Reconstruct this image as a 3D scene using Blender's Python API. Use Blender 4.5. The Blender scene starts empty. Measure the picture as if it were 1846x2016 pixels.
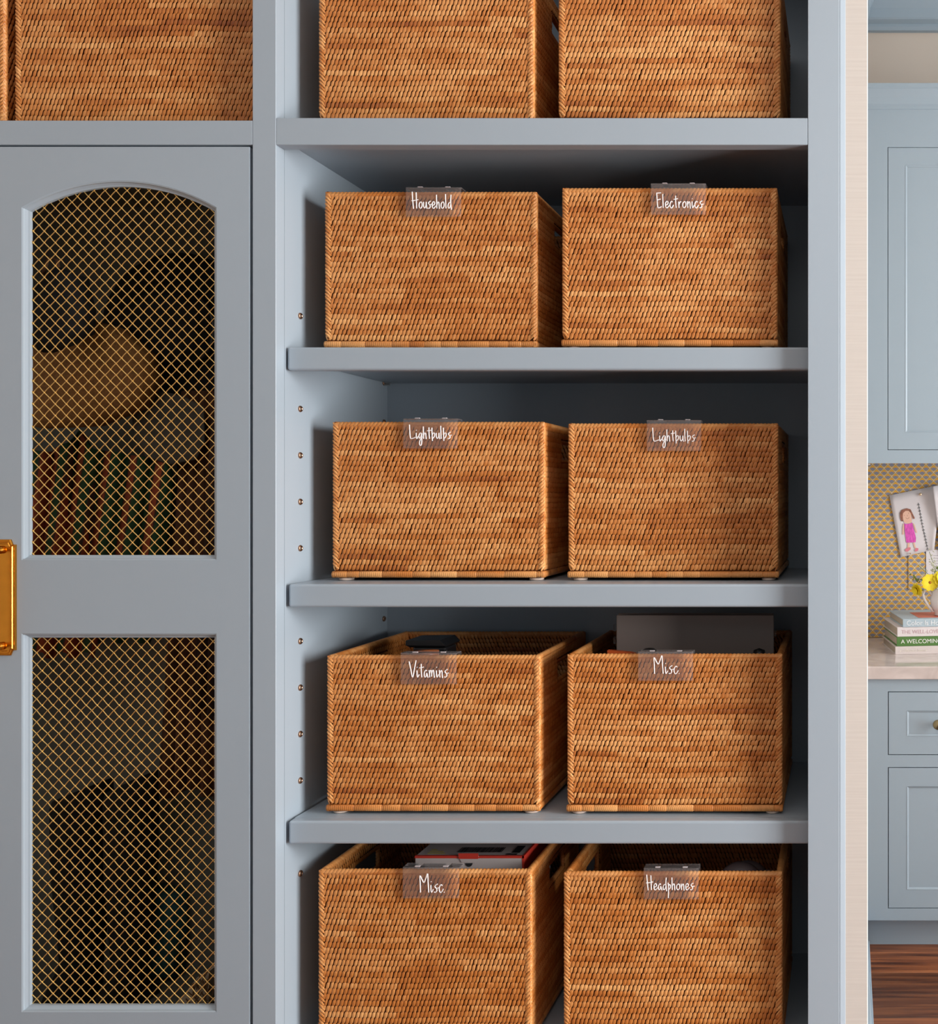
import bpy, bmesh, math, random
import numpy as np
from mathutils import Vector, Matrix

S = bpy.context.scene
C = S.collection
random.seed(7)
rng = np.random.default_rng(11)

# ------------------------------------------------------------------ camera, world, lights, exposure
EYE = 1.453                      # eye height above the floor
DIST = 1.62                      # camera to the face frame plane (Y = 0)
FPX = 1952.0                     # focal length in pixels of the 1846 x 2016 frame
VX, VY = 1665.0, 975.0           # principal point of the shifted lens
cam_d = bpy.data.cameras.new('camera')
cam = bpy.data.objects.new('camera', cam_d); C.objects.link(cam)
cam.location = (0, -DIST, EYE); cam.rotation_euler = (math.radians(90), 0, 0)
cam_d.sensor_fit = 'HORIZONTAL'; cam_d.sensor_width = 36.0
cam_d.lens = FPX / 1846 * 36.0
cam_d.shift_x = -(VX - 923) / 1846
cam_d.shift_y = (VY - 1008) / 1846
cam_d.clip_start = 0.05
S.camera = cam

W = bpy.data.worlds.new('world'); S.world = W; W.use_nodes = True
bg = W.node_tree.nodes['Background']
bg.inputs[0].default_value = (0.93, 0.97, 1.0, 1); bg.inputs[1].default_value = 0.25

def area(name, loc, target, sx, sy, power, color):
    d = bpy.data.lights.new(name, 'AREA'); d.shape = 'RECTANGLE'; d.size = sx; d.size_y = sy
    d.energy = power; d.color = color
    o = bpy.data.objects.new(name, d); C.objects.link(o); o.location = loc
    o.rotation_euler = (Vector(target) - Vector(loc)).to_track_quat('-Z', 'Y').to_euler()
    return o
area('window_light', (3.15, -1.35, 1.60), (-0.5, 0.1, 1.30), 1.3, 2.0, 246, (1.0, 0.975, 0.945))
area('soft_fill_light', (-0.6, -3.0, 3.0), (-0.6, 0.1, 1.3), 2.4, 1.2, 10, (1.0, 0.97, 0.94))  # added soft fill from front and above, stands for no lamp
area('far_fill_light', (2.6, 0.45, 1.45), (0.3, 2.0, 1.2), 1.2, 2.5, 95, (0.95, 0.985, 1.0))  # added area light to brighten the far room, no known window

S.view_settings.view_transform = 'Standard'; S.view_settings.look = 'None'
S.view_settings.gamma = 1.0; S.view_settings.use_curve_mapping = False
S.view_settings.exposure = 0.0

def WX(px, y): return (px - VX) * (DIST + y) / FPX           # picture column -> X on the plane Y = y
def WZ(py, y): return EYE - (py - VY) * (DIST + y) / FPX     # picture row -> Z on the plane Y = y

# ------------------------------------------------------------------ materials
def new_mat(name):
    m = bpy.data.materials.new(name); m.use_nodes = True
    nt = m.node_tree; return m, nt, nt.nodes['Principled BSDF']
def plain(name, col, rough=0.5, metal=0.0, noise=0.0, nscale=30, bump=0.0, stretch=(1, 1, 1), spec=0.5):
    m, nt, b = new_mat(name); N, L = nt.nodes, nt.links
    b.inputs['Base Color'].default_value = (*col, 1); b.inputs['Roughness'].default_value = rough
    b.inputs['Metallic'].default_value = metal; b.inputs['Specular IOR Level'].default_value = spec
    if noise or bump:
        tc = N.new('ShaderNodeTexCoord'); mp = N.new('ShaderNodeMapping'); mp.inputs['Scale'].default_value = stretch
        nz = N.new('ShaderNodeTexNoise'); nz.inputs['Scale'].default_value = nscale; nz.inputs['Detail'].default_value = 4
        L.new(tc.outputs['Object'], mp.inputs[0]); L.new(mp.outputs[0], nz.inputs[0])
        if noise:
            r = N.new('ShaderNodeValToRGB')
            r.color_ramp.elements[0].position = .3; r.color_ramp.elements[1].position = .7
            r.color_ramp.elements[0].color = (*[c * (1 - noise) for c in col], 1)
            r.color_ramp.elements[1].color = (*[min(1, c * (1 + noise)) for c in col], 1)
            L.new(nz.outputs[0], r.inputs[0]); L.new(r.outputs[0], b.inputs['Base Color'])
        if bump:
            bp = N.new('ShaderNodeBump'); bp.inputs['Strength'].default_value = bump; bp.inputs['Distance'].default_value = .002
            L.new(nz.outputs[0], bp.inputs['Height']); L.new(bp.outputs[0], b.inputs['Normal'])
    return m

M_paint = plain('blue_grey_paint', (0.345, 0.415, 0.482), .36, noise=.012, nscale=3, bump=.03)
M_paint_far = plain('blue_grey_paint_far', (0.355, 0.44, 0.51), .38)
M_wall = plain('warm_wall', (0.74, 0.64, 0.55), .8, noise=.02, nscale=5)
M_ceiling = plain('ceiling_white', (0.8, 0.79, 0.77), .8)
M_dark = plain('gap_shade', (0.01, 0.012, 0.015), .8)  # near-black standing in for shade in gaps and holes
M_brass = plain('brass', (0.66, 0.30, 0.04), .26, 1.0, noise=.06, nscale=60)
M_wire = plain('brass_wire', (0.95, 0.65, 0.24), .34, 1.0)
M_bronze = plain('copper_sleeve', (0.45, 0.27, 0.18), .35, 1.0)
M_steel = plain('steel', (0.55, 0.54, 0.52), .3, 1.0)
M_white = plain('white_ink', (0.95, 0.93, 0.93), .5)
M_black = plain('black_plastic', (0.008, 0.008, 0.009), .35)
M_blackcloth = plain('black_cloth', (0.006, 0.006, 0.007), .85, noise=.3, nscale=40)
M_foot = plain('pale_rubber', (0.62, 0.50, 0.43), .5)

def grass_cloth():
    m, nt, b = new_mat('grasscloth'); N, L = nt.nodes, nt.links
    tc = N.new('ShaderNodeTexCoord'); mp = N.new('ShaderNodeMapping'); mp.inputs['Scale'].default_value = (6, 6, 260)
    nz = N.new('ShaderNodeTexNoise'); nz.inputs['Scale'].default_value = 1.0; nz.inputs['Detail'].default_value = 5
    L.new(tc.outputs['Object'], mp.inputs[0]); L.new(mp.outputs[0], nz.inputs[0])
    r = N.new('ShaderNodeValToRGB'); r.color_ramp.elements[0].position = .25; r.color_ramp.elements[1].position = .75
    r.color_ramp.elements[0].color = (0.55, 0.51, 0.475, 1); r.color_ramp.elements[1].color = (0.61, 0.575, 0.535, 1)
    L.new(nz.outputs[0], r.inputs[0]); L.new(r.outputs[0], b.inputs['Base Color'])
    bp = N.new('ShaderNodeBump'); bp.inputs['Strength'].default_value = .15; bp.inputs['Distance'].default_value = .001
    L.new(nz.outputs[0], bp.inputs['Height']); L.new(bp.outputs[0], b.inputs['Normal']); b.inputs['Roughness'].default_value = .8
    return m
M_grass = grass_cloth()

def rattan(name, dark=(0.28, 0.066, 0.011), mid=(0.53, 0.182, 0.037), light=(0.84, 0.44, 0.165), gain=1.0):
    m, nt, b = new_mat(name); N, L = nt.nodes, nt.links
    at = N.new('ShaderNodeAttribute'); at.attribute_name = 'tone'
    tc = N.new('ShaderNodeTexCoord'); mp = N.new('ShaderNodeMapping'); mp.inputs['Scale'].default_value = (9, 9, 60)
    oi = N.new('ShaderNodeObjectInfo'); mu = N.new('ShaderNodeMath'); mu.operation = 'MULTIPLY'; mu.inputs[1].default_value = 40
    nz = N.new('ShaderNodeTexNoise'); nz.noise_dimensions = '4D'; nz.inputs['Scale'].default_value = 1.0; nz.inputs['Detail'].default_value = 3
    L.new(tc.outputs['Object'], mp.inputs[0]); L.new(mp.outputs[0], nz.inputs['Vector'])
    L.new(oi.outputs['Random'], mu.inputs[0]); L.new(mu.outputs[0], nz.inputs['W'])
    a1 = N.new('ShaderNodeMath'); a1.operation = 'MULTIPLY_ADD'; a1.inputs[1].default_value = .85; a1.inputs[2].default_value = -.43
    L.new(nz.outputs[0], a1.inputs[0])
    a2 = N.new('ShaderNodeMath'); a2.operation = 'ADD'; L.new(a1.outputs[0], a2.inputs[0]); L.new(at.outputs['Fac'], a2.inputs[1])
    r = N.new('ShaderNodeValToRGB'); e = r.color_ramp.elements
    e[0].position = 0.0; e[0].color = (*[c * gain for c in dark], 1); e[1].position = 1.0; e[1].color = (*[c * gain for c in light], 1)
    k = e.new(.45); k.color = (*[c * gain for c in mid], 1)
    L.new(a2.outputs[0], r.inputs[0]); L.new(r.outputs[0], b.inputs['Base Color'])
    b.inputs['Roughness'].default_value = .42; b.inputs['Specular IOR Level'].default_value = .45
    return m
M_rattan = rattan('rattan')
M_core = plain('weave_hole_shade', (0.085, 0.024, 0.005), .9, spec=.1)  # dark brown that paints the shade into the weave holes

def acrylic():
    m = bpy.data.materials.new('clear_acrylic'); m.use_nodes = True; nt = m.node_tree; N, L = nt.nodes, nt.links
    N.clear(); out = N.new('ShaderNodeOutputMaterial')
    tr = N.new('ShaderNodeBsdfTransparent'); gl = N.new('ShaderNodeBsdfGlossy'); gl.inputs['Roughness'].default_value = .08
    df = N.new('ShaderNodeBsdfDiffuse'); df.inputs['Color'].default_value = (0.9, 0.85, 0.86, 1)
    fr = N.new('ShaderNodeFresnel'); fr.inputs['IOR'].default_value = 1.12
    m1 = N.new('ShaderNodeMixShader'); m1.inputs[0].default_value = .055
    m2 = N.new('ShaderNodeMixShader')
    L.new(tr.outputs[0], m1.inputs[1]); L.new(df.outputs[0], m1.inputs[2])
    L.new(fr.outputs[0], m2.inputs[0]); L.new(m1.outputs[0], m2.inputs[1]); L.new(gl.outputs[0], m2.inputs[2])
    L.new(m2.outputs[0], out.inputs[0]); return m
M_acrylic = acrylic()
M_frost = plain('frosted_tab', (.55, .50, .52), .3)

# ------------------------------------------------------------------ object helpers
def tag(o, label=None, cat=None, group=None, kind=None):
    if label: o['label'] = label
    if cat: o['category'] = cat
    if group: o['group'] = group
    if kind: o['kind'] = kind
    return o
ROOT = {}
def empty(name, loc, label=None, cat=None, group=None, kind=None, rz=0):
    o = bpy.data.objects.new(name, None); C.objects.link(o); o.location = loc; o.rotation_euler = (0, 0, rz)
    o.empty_display_size = .05
    ROOT[o.name] = (Vector(loc), rz)
    return tag(o, label, cat, group, kind)
def world_offset(parent):
    p = parent
    while p.parent: p = p.parent
    return ROOT.get(p.name, (Vector((0, 0, 0)), 0))[0]
def put(name, me, mat, parent=None, local=False):
    """links a mesh; unless local, the mesh is in world coordinates and is moved into its root's frame"""
    if mat is not None:
        me.materials.clear()
        for mm in (mat if isinstance(mat, (list, tuple)) else [mat]): me.materials.append(mm)
    o = bpy.data.objects.new(name, me); C.objects.link(o)
    if parent is not None:
        if not local: me.transform(Matrix.Translation(-world_offset(parent)))
        o.parent = parent
    return o
class MB:
    def __init__(s): s.bm = bmesh.new()
    def box(s, x0, x1, y0, y1, z0, z1, bev=0.0, seg=2):
        r = bmesh.ops.create_cube(s.bm, size=1.0)['verts']
        bmesh.ops.scale(s.bm, vec=(x1 - x0, y1 - y0, z1 - z0), verts=r)
        bmesh.ops.translate(s.bm, vec=((x0 + x1) / 2, (y0 + y1) / 2, (z0 + z1) / 2), verts=r)
        if bev:
            es = list({e for v in r for e in v.link_edges})
            bmesh.ops.bevel(s.bm, geom=es, offset=bev, segments=seg, affect='EDGES', profile=.5)
        return s
    def tube(s, pts, r, n=8, cap=True):
        pts = [Vector(p) for p in pts]; rings = []
        rr = r if isinstance(r, (list, tuple)) else [r] * len(pts)
        up = None
        for i, p in enumerate(pts):
            t = (pts[min(i + 1, len(pts) - 1)] - pts[max(i - 1, 0)]).normalized()
            if up is None:
                up = Vector((0, 0, 1)) if abs(t.z) < .9 else Vector((1, 0, 0))
            a = t.cross(up).normalized(); b = a.cross(t).normalized(); up = b
            rings.append([s.bm.verts.new(p + rr[i] * (math.cos(2 * math.pi * k / n) * a + math.sin(2 * math.pi * k / n) * b)) for k in range(n)])
        for i in range(len(rings) - 1):
            for k in range(n):
                s.bm.faces.new((rings[i][k], rings[i][(k + 1) % n], rings[i + 1][(k + 1) % n], rings[i + 1][k]))
        if cap:
            s.bm.faces.new(rings[0][::-1]); s.bm.faces.new(rings[-1])
        return s
    def lathe(s, prof, c, n=32, axis='Z', mod=None):
        rings = []
        for (r, h) in prof:
            ring = []
            for k in range(n):
                a = 2 * math.pi * k / n; q = r * (mod(a, h) if mod else 1)
                x, y = q * math.cos(a), q * math.sin(a)
                v = (c[0] + x, c[1] + y, c[2] + h) if axis == 'Z' else ((c[0] + x, c[1] + h, c[2] + y) if axis == 'Y' else (c[0] + h, c[1] + x, c[2] + y))
                ring.append(s.bm.verts.new(v))
            rings.append(ring)
        for i in range(len(rings) - 1):
            for k in range(n):
                s.bm.faces.new((rings[i][k], rings[i][(k + 1) % n], rings[i + 1][(k + 1) % n], rings[i + 1][k]))
        if prof[0][0] > 1e-6: s.bm.faces.new(rings[0][::-1])
        if prof[-1][0] > 1e-6: s.bm.faces.new(rings[-1])
        return s
    def prism(s, poly, y0, y1):
        """polygon in XZ extruded along Y"""
        a = [s.bm.verts.new((x, y0, z)) for x, z in poly]; b = [s.bm.verts.new((x, y1, z)) for x, z in poly]
        s.bm.faces.new(a); s.bm.faces.new(b[::-1]); n = len(poly)
        for i in range(n): s.bm.faces.new((a[i], b[i], b[(i + 1) % n], a[(i + 1) % n]))
        return s
    def loft(s, loops, close=True, capends=False):
        vs = [[s.bm.verts.new(p) for p in lp] for lp in loops]; n = len(vs[0])
        for i in range(len(vs) - 1):
            for k in range(n if close else n - 1):
                s.bm.faces.new((vs[i][k], vs[i][(k + 1) % n], vs[i + 1][(k + 1) % n], vs[i + 1][k]))
        if capends: s.bm.faces.new(vs[0][::-1]); s.bm.faces.new(vs[-1])
        return s
    def mesh(s, name='mesh', smooth=False, fix=True):
        if fix: bmesh.ops.recalc_face_normals(s.bm, faces=s.bm.faces)
        me = bpy.data.meshes.new(name); s.bm.to_mesh(me); s.bm.free()
        if smooth: me.polygons.foreach_set('use_smooth', [True] * len(me.polygons))
        return me
    def build(s, name, mat, parent=None, smooth=False, local=False):
        return put(name, s.mesh(name, smooth), mat, parent, local)
def bx(name, x0, x1, y0, y1, z0, z1, mat, parent=None, bev=0.0, seg=2):
    return MB().box(x0, x1, y0, y1, z0, z1, bev, seg).build(name, mat, parent)
def np_mesh(name, V, F, tone=None, smooth=True):
    me = bpy.data.meshes.new(name); V = np.asarray(V, dtype=np.float32); F = np.asarray(F, dtype=np.int32)
    me.vertices.add(len(V)); me.vertices.foreach_set('co', V.ravel())
    k = F.shape[1]
    me.loops.add(F.size); me.loops.foreach_set('vertex_index', F.ravel())
    me.polygons.add(len(F)); me.polygons.foreach_set('loop_start', np.arange(len(F), dtype=np.int32) * k)
    if smooth: me.polygons.foreach_set('use_smooth', np.ones(len(F), dtype=bool))
    me.update(calc_edges=True)
    if tone is not None:
        a = me.attributes.new('tone', 'FLOAT', 'POINT'); a.data.foreach_set('value', np.asarray(tone, dtype=np.float32))
    return me

# ------------------------------------------------------------------ the room
FW = 2.137       # far wall of the room beyond
floor = bx('floor', -3.6, 3.6, -4.2, FW + .1, -.06, -.016, plain('subfloor', (.05, .025, .015), .8)); tag(floor, kind='structure')
def wood():
    m, nt, b = new_mat('walnut_plank'); N, L = nt.nodes, nt.links
    tc = N.new('ShaderNodeTexCoord'); mp = N.new('ShaderNodeMapping'); mp.inputs['Scale'].default_value = (1.6, 26, 26)
    oi = N.new('ShaderNodeObjectInfo'); mu = N.new('ShaderNodeMath'); mu.operation = 'MULTIPLY'; mu.inputs[1].default_value = 50
    nz = N.new('ShaderNodeTexNoise'); nz.noise_dimensions = '4D'; nz.inputs['Scale'].default_value = 2.2; nz.inputs['Detail'].default_value = 6
    nz.inputs['Distortion'].default_value = .6
    L.new(tc.outputs['Object'], mp.inputs[0]); L.new(mp.outputs[0], nz.inputs['Vector'])
    L.new(oi.outputs['Random'], mu.inputs[0]); L.new(mu.outputs[0], nz.inputs['W'])
    r = N.new('ShaderNodeValToRGB'); e = r.color_ramp.elements
    e[0].position = .3; e[0].color = (.05, .014, .006, 1); e[1].position = .72; e[1].color = (.36, .125, .045, 1)
    k = e.new(.5); k.color = (.18, .055, .020, 1)
    hs = N.new('ShaderNodeHueSaturation'); mr = N.new('ShaderNodeMapRange')
    mr.inputs['To Min'].default_value = .7; mr.inputs['To Max'].default_value = 1.5
    L.new(oi.outputs['Random'], mr.inputs[0]); L.new(mr.outputs[0], hs.inputs['Value'])
    L.new(nz.outputs[0], r.inputs[0]); L.new(r.outputs[0], hs.inputs['Color']); L.new(hs.outputs[0], b.inputs['Base Color'])
    b.inputs['Roughness'].default_value = .38
    return m
M_wood = wood()
pl_me = MB().box(-.9, .9, -.0645, .0645, -.016, 0, .0015, 1).mesh('plank'); pl_me.materials.append(M_wood)
row = 0; y = FW - .02
while y > -3.6:
    x = -2.9 + (row * .53) % 1.2
    while x < 3.6:
        o = bpy.data.objects.new('plank', pl_me); C.objects.link(o); o.parent = floor; o.location = (x, y, 0); x += 1.802
    y -= .1305; row += 1
tag(bx('ceiling', -3.6, 3.6, -4.2, FW + .1, 3.42, 3.5, M_ceiling), kind='structure')
# backdrop wall behind the built-ins, partition beside them, far wall
tag(bx('wall_back', -3.6, -.03, .425, .5, 0, 3.42, M_wall), kind='structure')
tag(bx('wall_left', -3.68, -3.6, -4.2, .5, 0, 3.42, M_wall), kind='structure')
wd = MB().box(-.0275, .0357, .004, FW, 0, 3.42, .0012, 1).build('wall_partition', M_grass); tag(wd, kind='structure')
tag(bx('wall_light_block', 1.0, 3.6, .004, .12, 0, 3.42, M_wall), kind='structure')  # unseen wall, added to keep the key light out of the far room
tag(bx('wall_far', -.03, 3.6, FW, FW + .08, 0, 3.42, M_wall), kind='structure')
bb = MB().box(.036, .064, .2, 1.57, .0, .145, .003, 2).box(.064, .0754, .2, 1.57, 0, .022, .004, 3)
tag(bb.build('baseboard_left', M_paint_far), kind='structure')

# cove crown of the far room (mitred where the two runs meet)
def cove(z0, top):
    pr = [(0.0, z0), (.020, z0), (.026, z0 + .012), (.026, z0 + .022), (.046, z0 + .030)]
    for i in range(9):
        a = i / 8 * math.pi / 2
        pr.append((.05 + .30 * (1 - math.cos(a)), z0 + .035 + (top - z0 - .05) * math.sin(a)))
    pr += [(pr[-1][0] + .02, top)]
    return pr
pr = cove(3.205, 3.419)
cb = MB()
loops = [[(3.6, FW - p, z) for p, z in pr], [(.036 + p, FW - p, z) for p, z in pr], [(.036 + p, .2, z) for p, z in pr]]
cb.loft(loops, close=False)
crown = cb.build('trim_1', M_paint_far, smooth=False); tag(crown, kind='structure')
print('room ok')

# patterned wall panel between counter and wall cabinet
def fabric():
    m, nt, b = new_mat('scallop_print'); N, L = nt.nodes, nt.links
    tc = N.new('ShaderNodeTexCoord'); sp = N.new('ShaderNodeSeparateXYZ'); L.new(tc.outputs['Object'], sp.inputs[0])
    def math_(op, a, b_=None, c=None):
        n = N.new('ShaderNodeMath'); n.operation = op
        for i, q in enumerate((a, b_, c)):
            if q is None: continue
            if isinstance(q, (int, float)): n.inputs[i].default_value = q
            else: L.new(q, n.inputs[i])
        return n.outputs[0]
    PX, PZ = .0288, .0314
    def cell(off):
        u = math_('SUBTRACT', math_('FRACT', math_('ADD', math_('DIVIDE', sp.outputs[0], PX), off)), .5)
        v = math_('SUBTRACT', math_('FRACT', math_('ADD', math_('DIVIDE', sp.outputs[2], PZ), off)), .5)
        au = math_('ABSOLUTE', u)
        up = math_('MAXIMUM', v, 0.0); dn = math_('MAXIMUM', math_('MULTIPLY', v, -1), 0.0)
        d = math_('ADD', math_('POWER', math_('MULTIPLY', au, 2.15), 1.35), math_('ADD', math_('MULTIPLY', up, 2.2), math_('MULTIPLY', dn, 2.7)))
        return d, u, v, au
    d1, u1, v1, a1 = cell(0.0); d2, u2, v2, a2 = cell(.5)
    sel = math_('LESS_THAN', d1, d2)
    def pick(a, b_):
        return math_('ADD', math_('MULTIPLY', a, sel), math_('MULTIPLY', b_, math_('SUBTRACT', 1.0, sel)))
    d, v, au = pick(d1, d2), pick(v1, v2), pick(a1, a2)
    def mix(f, a, b_):
        n = N.new('ShaderNodeMix'); n.data_type = 'RGBA'; L.new(f, n.inputs[0])
        for i, q in ((6, a), (7, b_)):
            if isinstance(q, tuple): n.inputs[i].default_value = (*q, 1)
            else: L.new(q, n.inputs[i])
        return n.outputs[2]
    cream, green, orange, blue = (.66, .52, .38), (.42, .29, .07), (.80, .40, .035), (.24, .25, .33)
    core = math_('LESS_THAN', math_('ADD', math_('POWER', math_('MULTIPLY', au, 3.2), 2.0), math_('POWER', math_('MULTIPLY', math_('ADD', v, .06), 5.6), 2.0)), 1.0)
    top = math_('GREATER_THAN', v, .02)
    inner = math_('LESS_THAN', d, .78)
    body = math_('LESS_THAN', d, .93)
    c = mix(top, green, orange); c = mix(core, c, blue)
    c = mix(inner, green, c); c = mix(body, cream, c)
    L.new(c, b.inputs['Base Color']); b.inputs['Roughness'].default_value = .8
    return m
M_fabric = fabric()
splash = bx('patterned_pinboard', .037, 1.25, FW - .006, FW - .0005, .916, 1.60, M_fabric)
tag(splash, 'yellow and blue scallop-patterned panel on the wall between counter and wall cabinet', 'wall panel')

# ------------------------------------------------------------------ far cabinets
def framed_front(name, x0, x1, z0, z1, y, mat, parent, inset, depth=.0035):
    """inset slab with a routed, slightly recessed field"""
    b = MB(); t = .02
    b.box(x0, x1, y + depth, y + t, z0, z1)
    i = inset
    b.box(x0, x0 + i, y, y + depth, z0, z1); b.box(x1 - i, x1, y, y + depth, z0, z1)
    b.box(x0 + i, x1 - i, y, y + depth, z1 - i, z1); b.box(x0 + i, x1 - i, y, y + depth, z0, z0 + i)
    w = .006
    lo = [(x0 + i, z0 + i), (x1 - i, z0 + i), (x1 - i, z1 - i), (x0 + i, z1 - i)]
    li = [(x0 + i + w, z0 + i + w), (x1 - i - w, z0 + i + w), (x1 - i - w, z1 - i - w), (x0 + i + w, z1 - i - w)]
    b.loft([[(x, y - .001, z) for x, z in lo], [(x, y + depth - .001, z) for x, z in li]])
    return b.build(name, mat, parent)

CF = 1.5         # front of the counter / base cabinet plane
bc = empty('base_cabinet', (.6, CF + .3, 0), 'blue-grey base cabinet under the pale counter in the room beyond', 'cabinet')
yb = CF + .012
X0 = .0385; X1 = 1.2
s = (DIST + yb) / FPX
def zz(py): return EYE - (py - VY) * s
def xx(px): return (px - VX) * s
dr_x0, dr_x1, do_z0 = xx(1749), xx(1950), zz(1787)
x2, x3 = xx(1975), xx(2176)
zc = .873
fr = MB()
fr.box(X0 + .014, dr_x0 - .0025, yb, yb + .02, zz(1812), zc)
fr.box(dr_x1 + .0025, x2 - .0025, yb, yb + .02, zz(1812), zc)
fr.box(x3 + .0025, X1, yb, yb + .02, zz(1812), zc)
for a, b_ in ((dr_x0 - .0025, dr_x1 + .0025), (x2 - .0025, x3 + .0025)):
    fr.box(a, b_, yb, yb + .02, zz(1363) + .0025, zc)
    fr.box(a, b_, yb, yb + .02, zz(1512) + .0025, zz(1485) - .0025)
    fr.box(a, b_, yb, yb + .02, zz(1812), zz(1787) - .0025)
fr.build('face_frame', M_paint_far, bc)
MB().tube([(X0 + .007, yb + .004, zz(1812)), (X0 + .007, yb + .004, zc)], .0065, 10).build('corner_bead', M_paint_far, bc, smooth=True)
bx('carcass', X0 + .002, X1, yb + .0205, FW - .002, zz(1812), zc - .001, M_paint_far, bc)
bx('gap_shade_sheet', X0 + .05, X1 - .01, yb + .0201, yb + .0204, zz(1805), zc - .02, M_dark, bc)  # added near-black sheet, painted shade for the gaps round the fronts
bx('toe_kick', X0 + .01, X1, yb + .075, yb + .095, 0.0005, zz(1812) - .0005, M_paint_far, bc)
for a, b_ in ((dr_x0, dr_x1), (x2, x3)):
    d = framed_front('drawer_front', a, b_, zz(1485), zz(1363), yb, M_paint_far, bc, .058)
    kx = (a + b_) / 2 - .008; kz = (zz(1485) + zz(1363)) / 2
    MB().lathe([(.007, 0), (.006, -.012), (.012, -.018), (.016, -.024), (.015, -.030), (.0, -.033)], (kx, yb + .004, kz), 20, 'Y').build('knob', plain('aged_brass', (.30, .24, .13), .35, 1.0), d, smooth=True)
    framed_front('cabinet_door', a, b_, do_z0, zz(1512), yb, M_paint_far, bc, .058)
ct = MB().box(.0365, 1.25, CF - .002, FW - .0065, .8735, .914, .003, 2)
def stone():
    m, nt, b = new_mat('polished_pale_stone'); N, L = nt.nodes, nt.links
    nz = N.new('ShaderNodeTexNoise'); nz.inputs['Scale'].default_value = 9; nz.inputs['Detail'].default_value = 6; nz.inputs['Distortion'].default_value = 1.2
    tc = N.new('ShaderNodeTexCoord'); L.new(tc.outputs['Object'], nz.inputs[0])
    r = N.new('ShaderNodeValToRGB'); r.color_ramp.elements[0].color = (.55, .47, .44, 1); r.color_ramp.elements[1].color = (.78, .69, .66, 1)
    r.color_ramp.elements[0].position = .2; r.color_ramp.elements[1].position = .6
    L.new(nz.outputs[0], r.inputs[0]); L.new(r.outputs[0], b.inputs['Base Color'])
    b.inputs['Roughness'].default_value = .09; b.inputs['Specular IOR Level'].default_value = .9; return m
tag(ct.build('countertop', stone()), 'polished pale stone countertop in the room beyond', 'countertop')

yu = 1.807; s = (DIST + yu) / FPX
uc = empty('wall_cabinet', (.6, yu + .16, 1.56), 'blue-grey wall cabinet above the patterned panel in the room beyond', 'cabinet')
zt = zz(208)
ux0, ux1 = xx(1748), xx(1990)
uf = MB()
uf.box(X0, ux0 - .002, yu, yu + .02, zz(912), zt)
uf.box(ux1 + .002, X1, yu, yu + .02, zz(912), zt)
uf.box(ux0 - .002, ux1 + .002, yu, yu + .02, zz(291) + .002, zt)
uf.box(ux0 - .002, ux1 + .002, yu, yu + .02, zz(912), zz(885) - .002)
uf.build('face_frame', M_paint_far, uc)
bx('carcass', X0 + .001, X1 - .001, yu + .0205, FW - .0065, zz(912) + .012, zt, M_paint_far, uc)
bx('gap_shade_sheet', X0 + .03, X1 - .03, yu + .0201, yu + .0204, zz(905), zt - .02, M_dark, uc)  # added dark sheet again, shade for the gap round the door
framed_front('cabinet_door', ux0, ux1, zz(885), zz(291), yu, M_paint_far, uc, .060)
cp = [(0, zz(216)), (-.004, zz(215)), (-.004, zz(210)), (-.009, zz(208)), (-.011, zz(207)), (-.018, zz(196)), (-.034, zz(183)), (-.040, zz(181)), (-.040, zz(173)), (.30, zz(173)), (.30, zz(216))]
cc = MB(); cc.loft([[(X0 - .0005, yu + p - .0002, z) for p, z in cp], [(X1, yu + p - .0002, z) for p, z in cp]], capends=True)
cc.build('cornice', M_paint_far, uc)
bx('hinge_plate', X0 + .004, X0 + .045, yu + .004, yu + .03, zz(912) - .006, zz(912) - .0003, plain('pale_metal', (.6, .55, .52), .4, .6), uc, .001, 1)
print('far cabinets ok')

# outlet cover papered to match
oc = MB().box(WX(1787, FW), WX(1820, FW), FW - .0105, FW - .0065, WZ(1160, FW), WZ(1085, FW), .001, 1).build('outlet_cover', M_fabric)
tag(oc, 'outlet cover papered to match the scallop panel, below the drawing', 'outlet cover')

# drawings pinned to the panel
def sheet(name, pts, curl, mat, y0=FW - .012):
    """pts: four corners (x, z) bl, br, tr, tl ; curl(u, v) -> distance off the wall"""
    nu, nv = 12, 8; b = bmesh.new(); g = []
    bl, br, tr, tl = [Vector(p) for p in pts]
    for j in range(nv + 1):
        rw = []
        for i in range(nu + 1):
            u, v = i / nu, j / nv; p = (bl * (1 - u) + br * u) * (1 - v) + (tl * (1 - u) + tr * u) * v
            rw.append(b.verts.new((p.x, y0 - curl(u, v), p.y)))
        g.append(rw)
    for j in range(nv):
        for i in range(nu): b.faces.new((g[j][i], g[j][i + 1], g[j + 1][i + 1], g[j + 1][i]))
    me = bpy.data.meshes.new(name); b.to_mesh(me); b.free()
    me.polygons.foreach_set('use_smooth', [True] * len(me.polygons))
    o = put(name, me, mat); sm = o.modifiers.new('thickness', 'SOLIDIFY'); sm.thickness = .0006; sm.offset = 1
    return o
YD = FW - .013
def dpt(px, py): return Vector((WX(px, YD), WZ(py, YD)))
M_paper = plain('drawing_paper', (.72, .68, .70), .8)
dr = empty('child_drawing', (WX(1790, YD), YD, WZ(1030, YD)), 'tilted white sheet with a crayon girl in a pink dress and a dark sprig', 'drawing')
sh = sheet('paper', [dpt(1772.6, 1097), dpt(1838, 1082), dpt(1852, 954), dpt(1750.4, 975.3)], lambda u, v: .012 * max(0, u - .75) ** 1.5 * 8, M_paper)
sh.data.transform(Matrix.Translation(-Vector(dr.location))); sh.parent = dr
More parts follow.
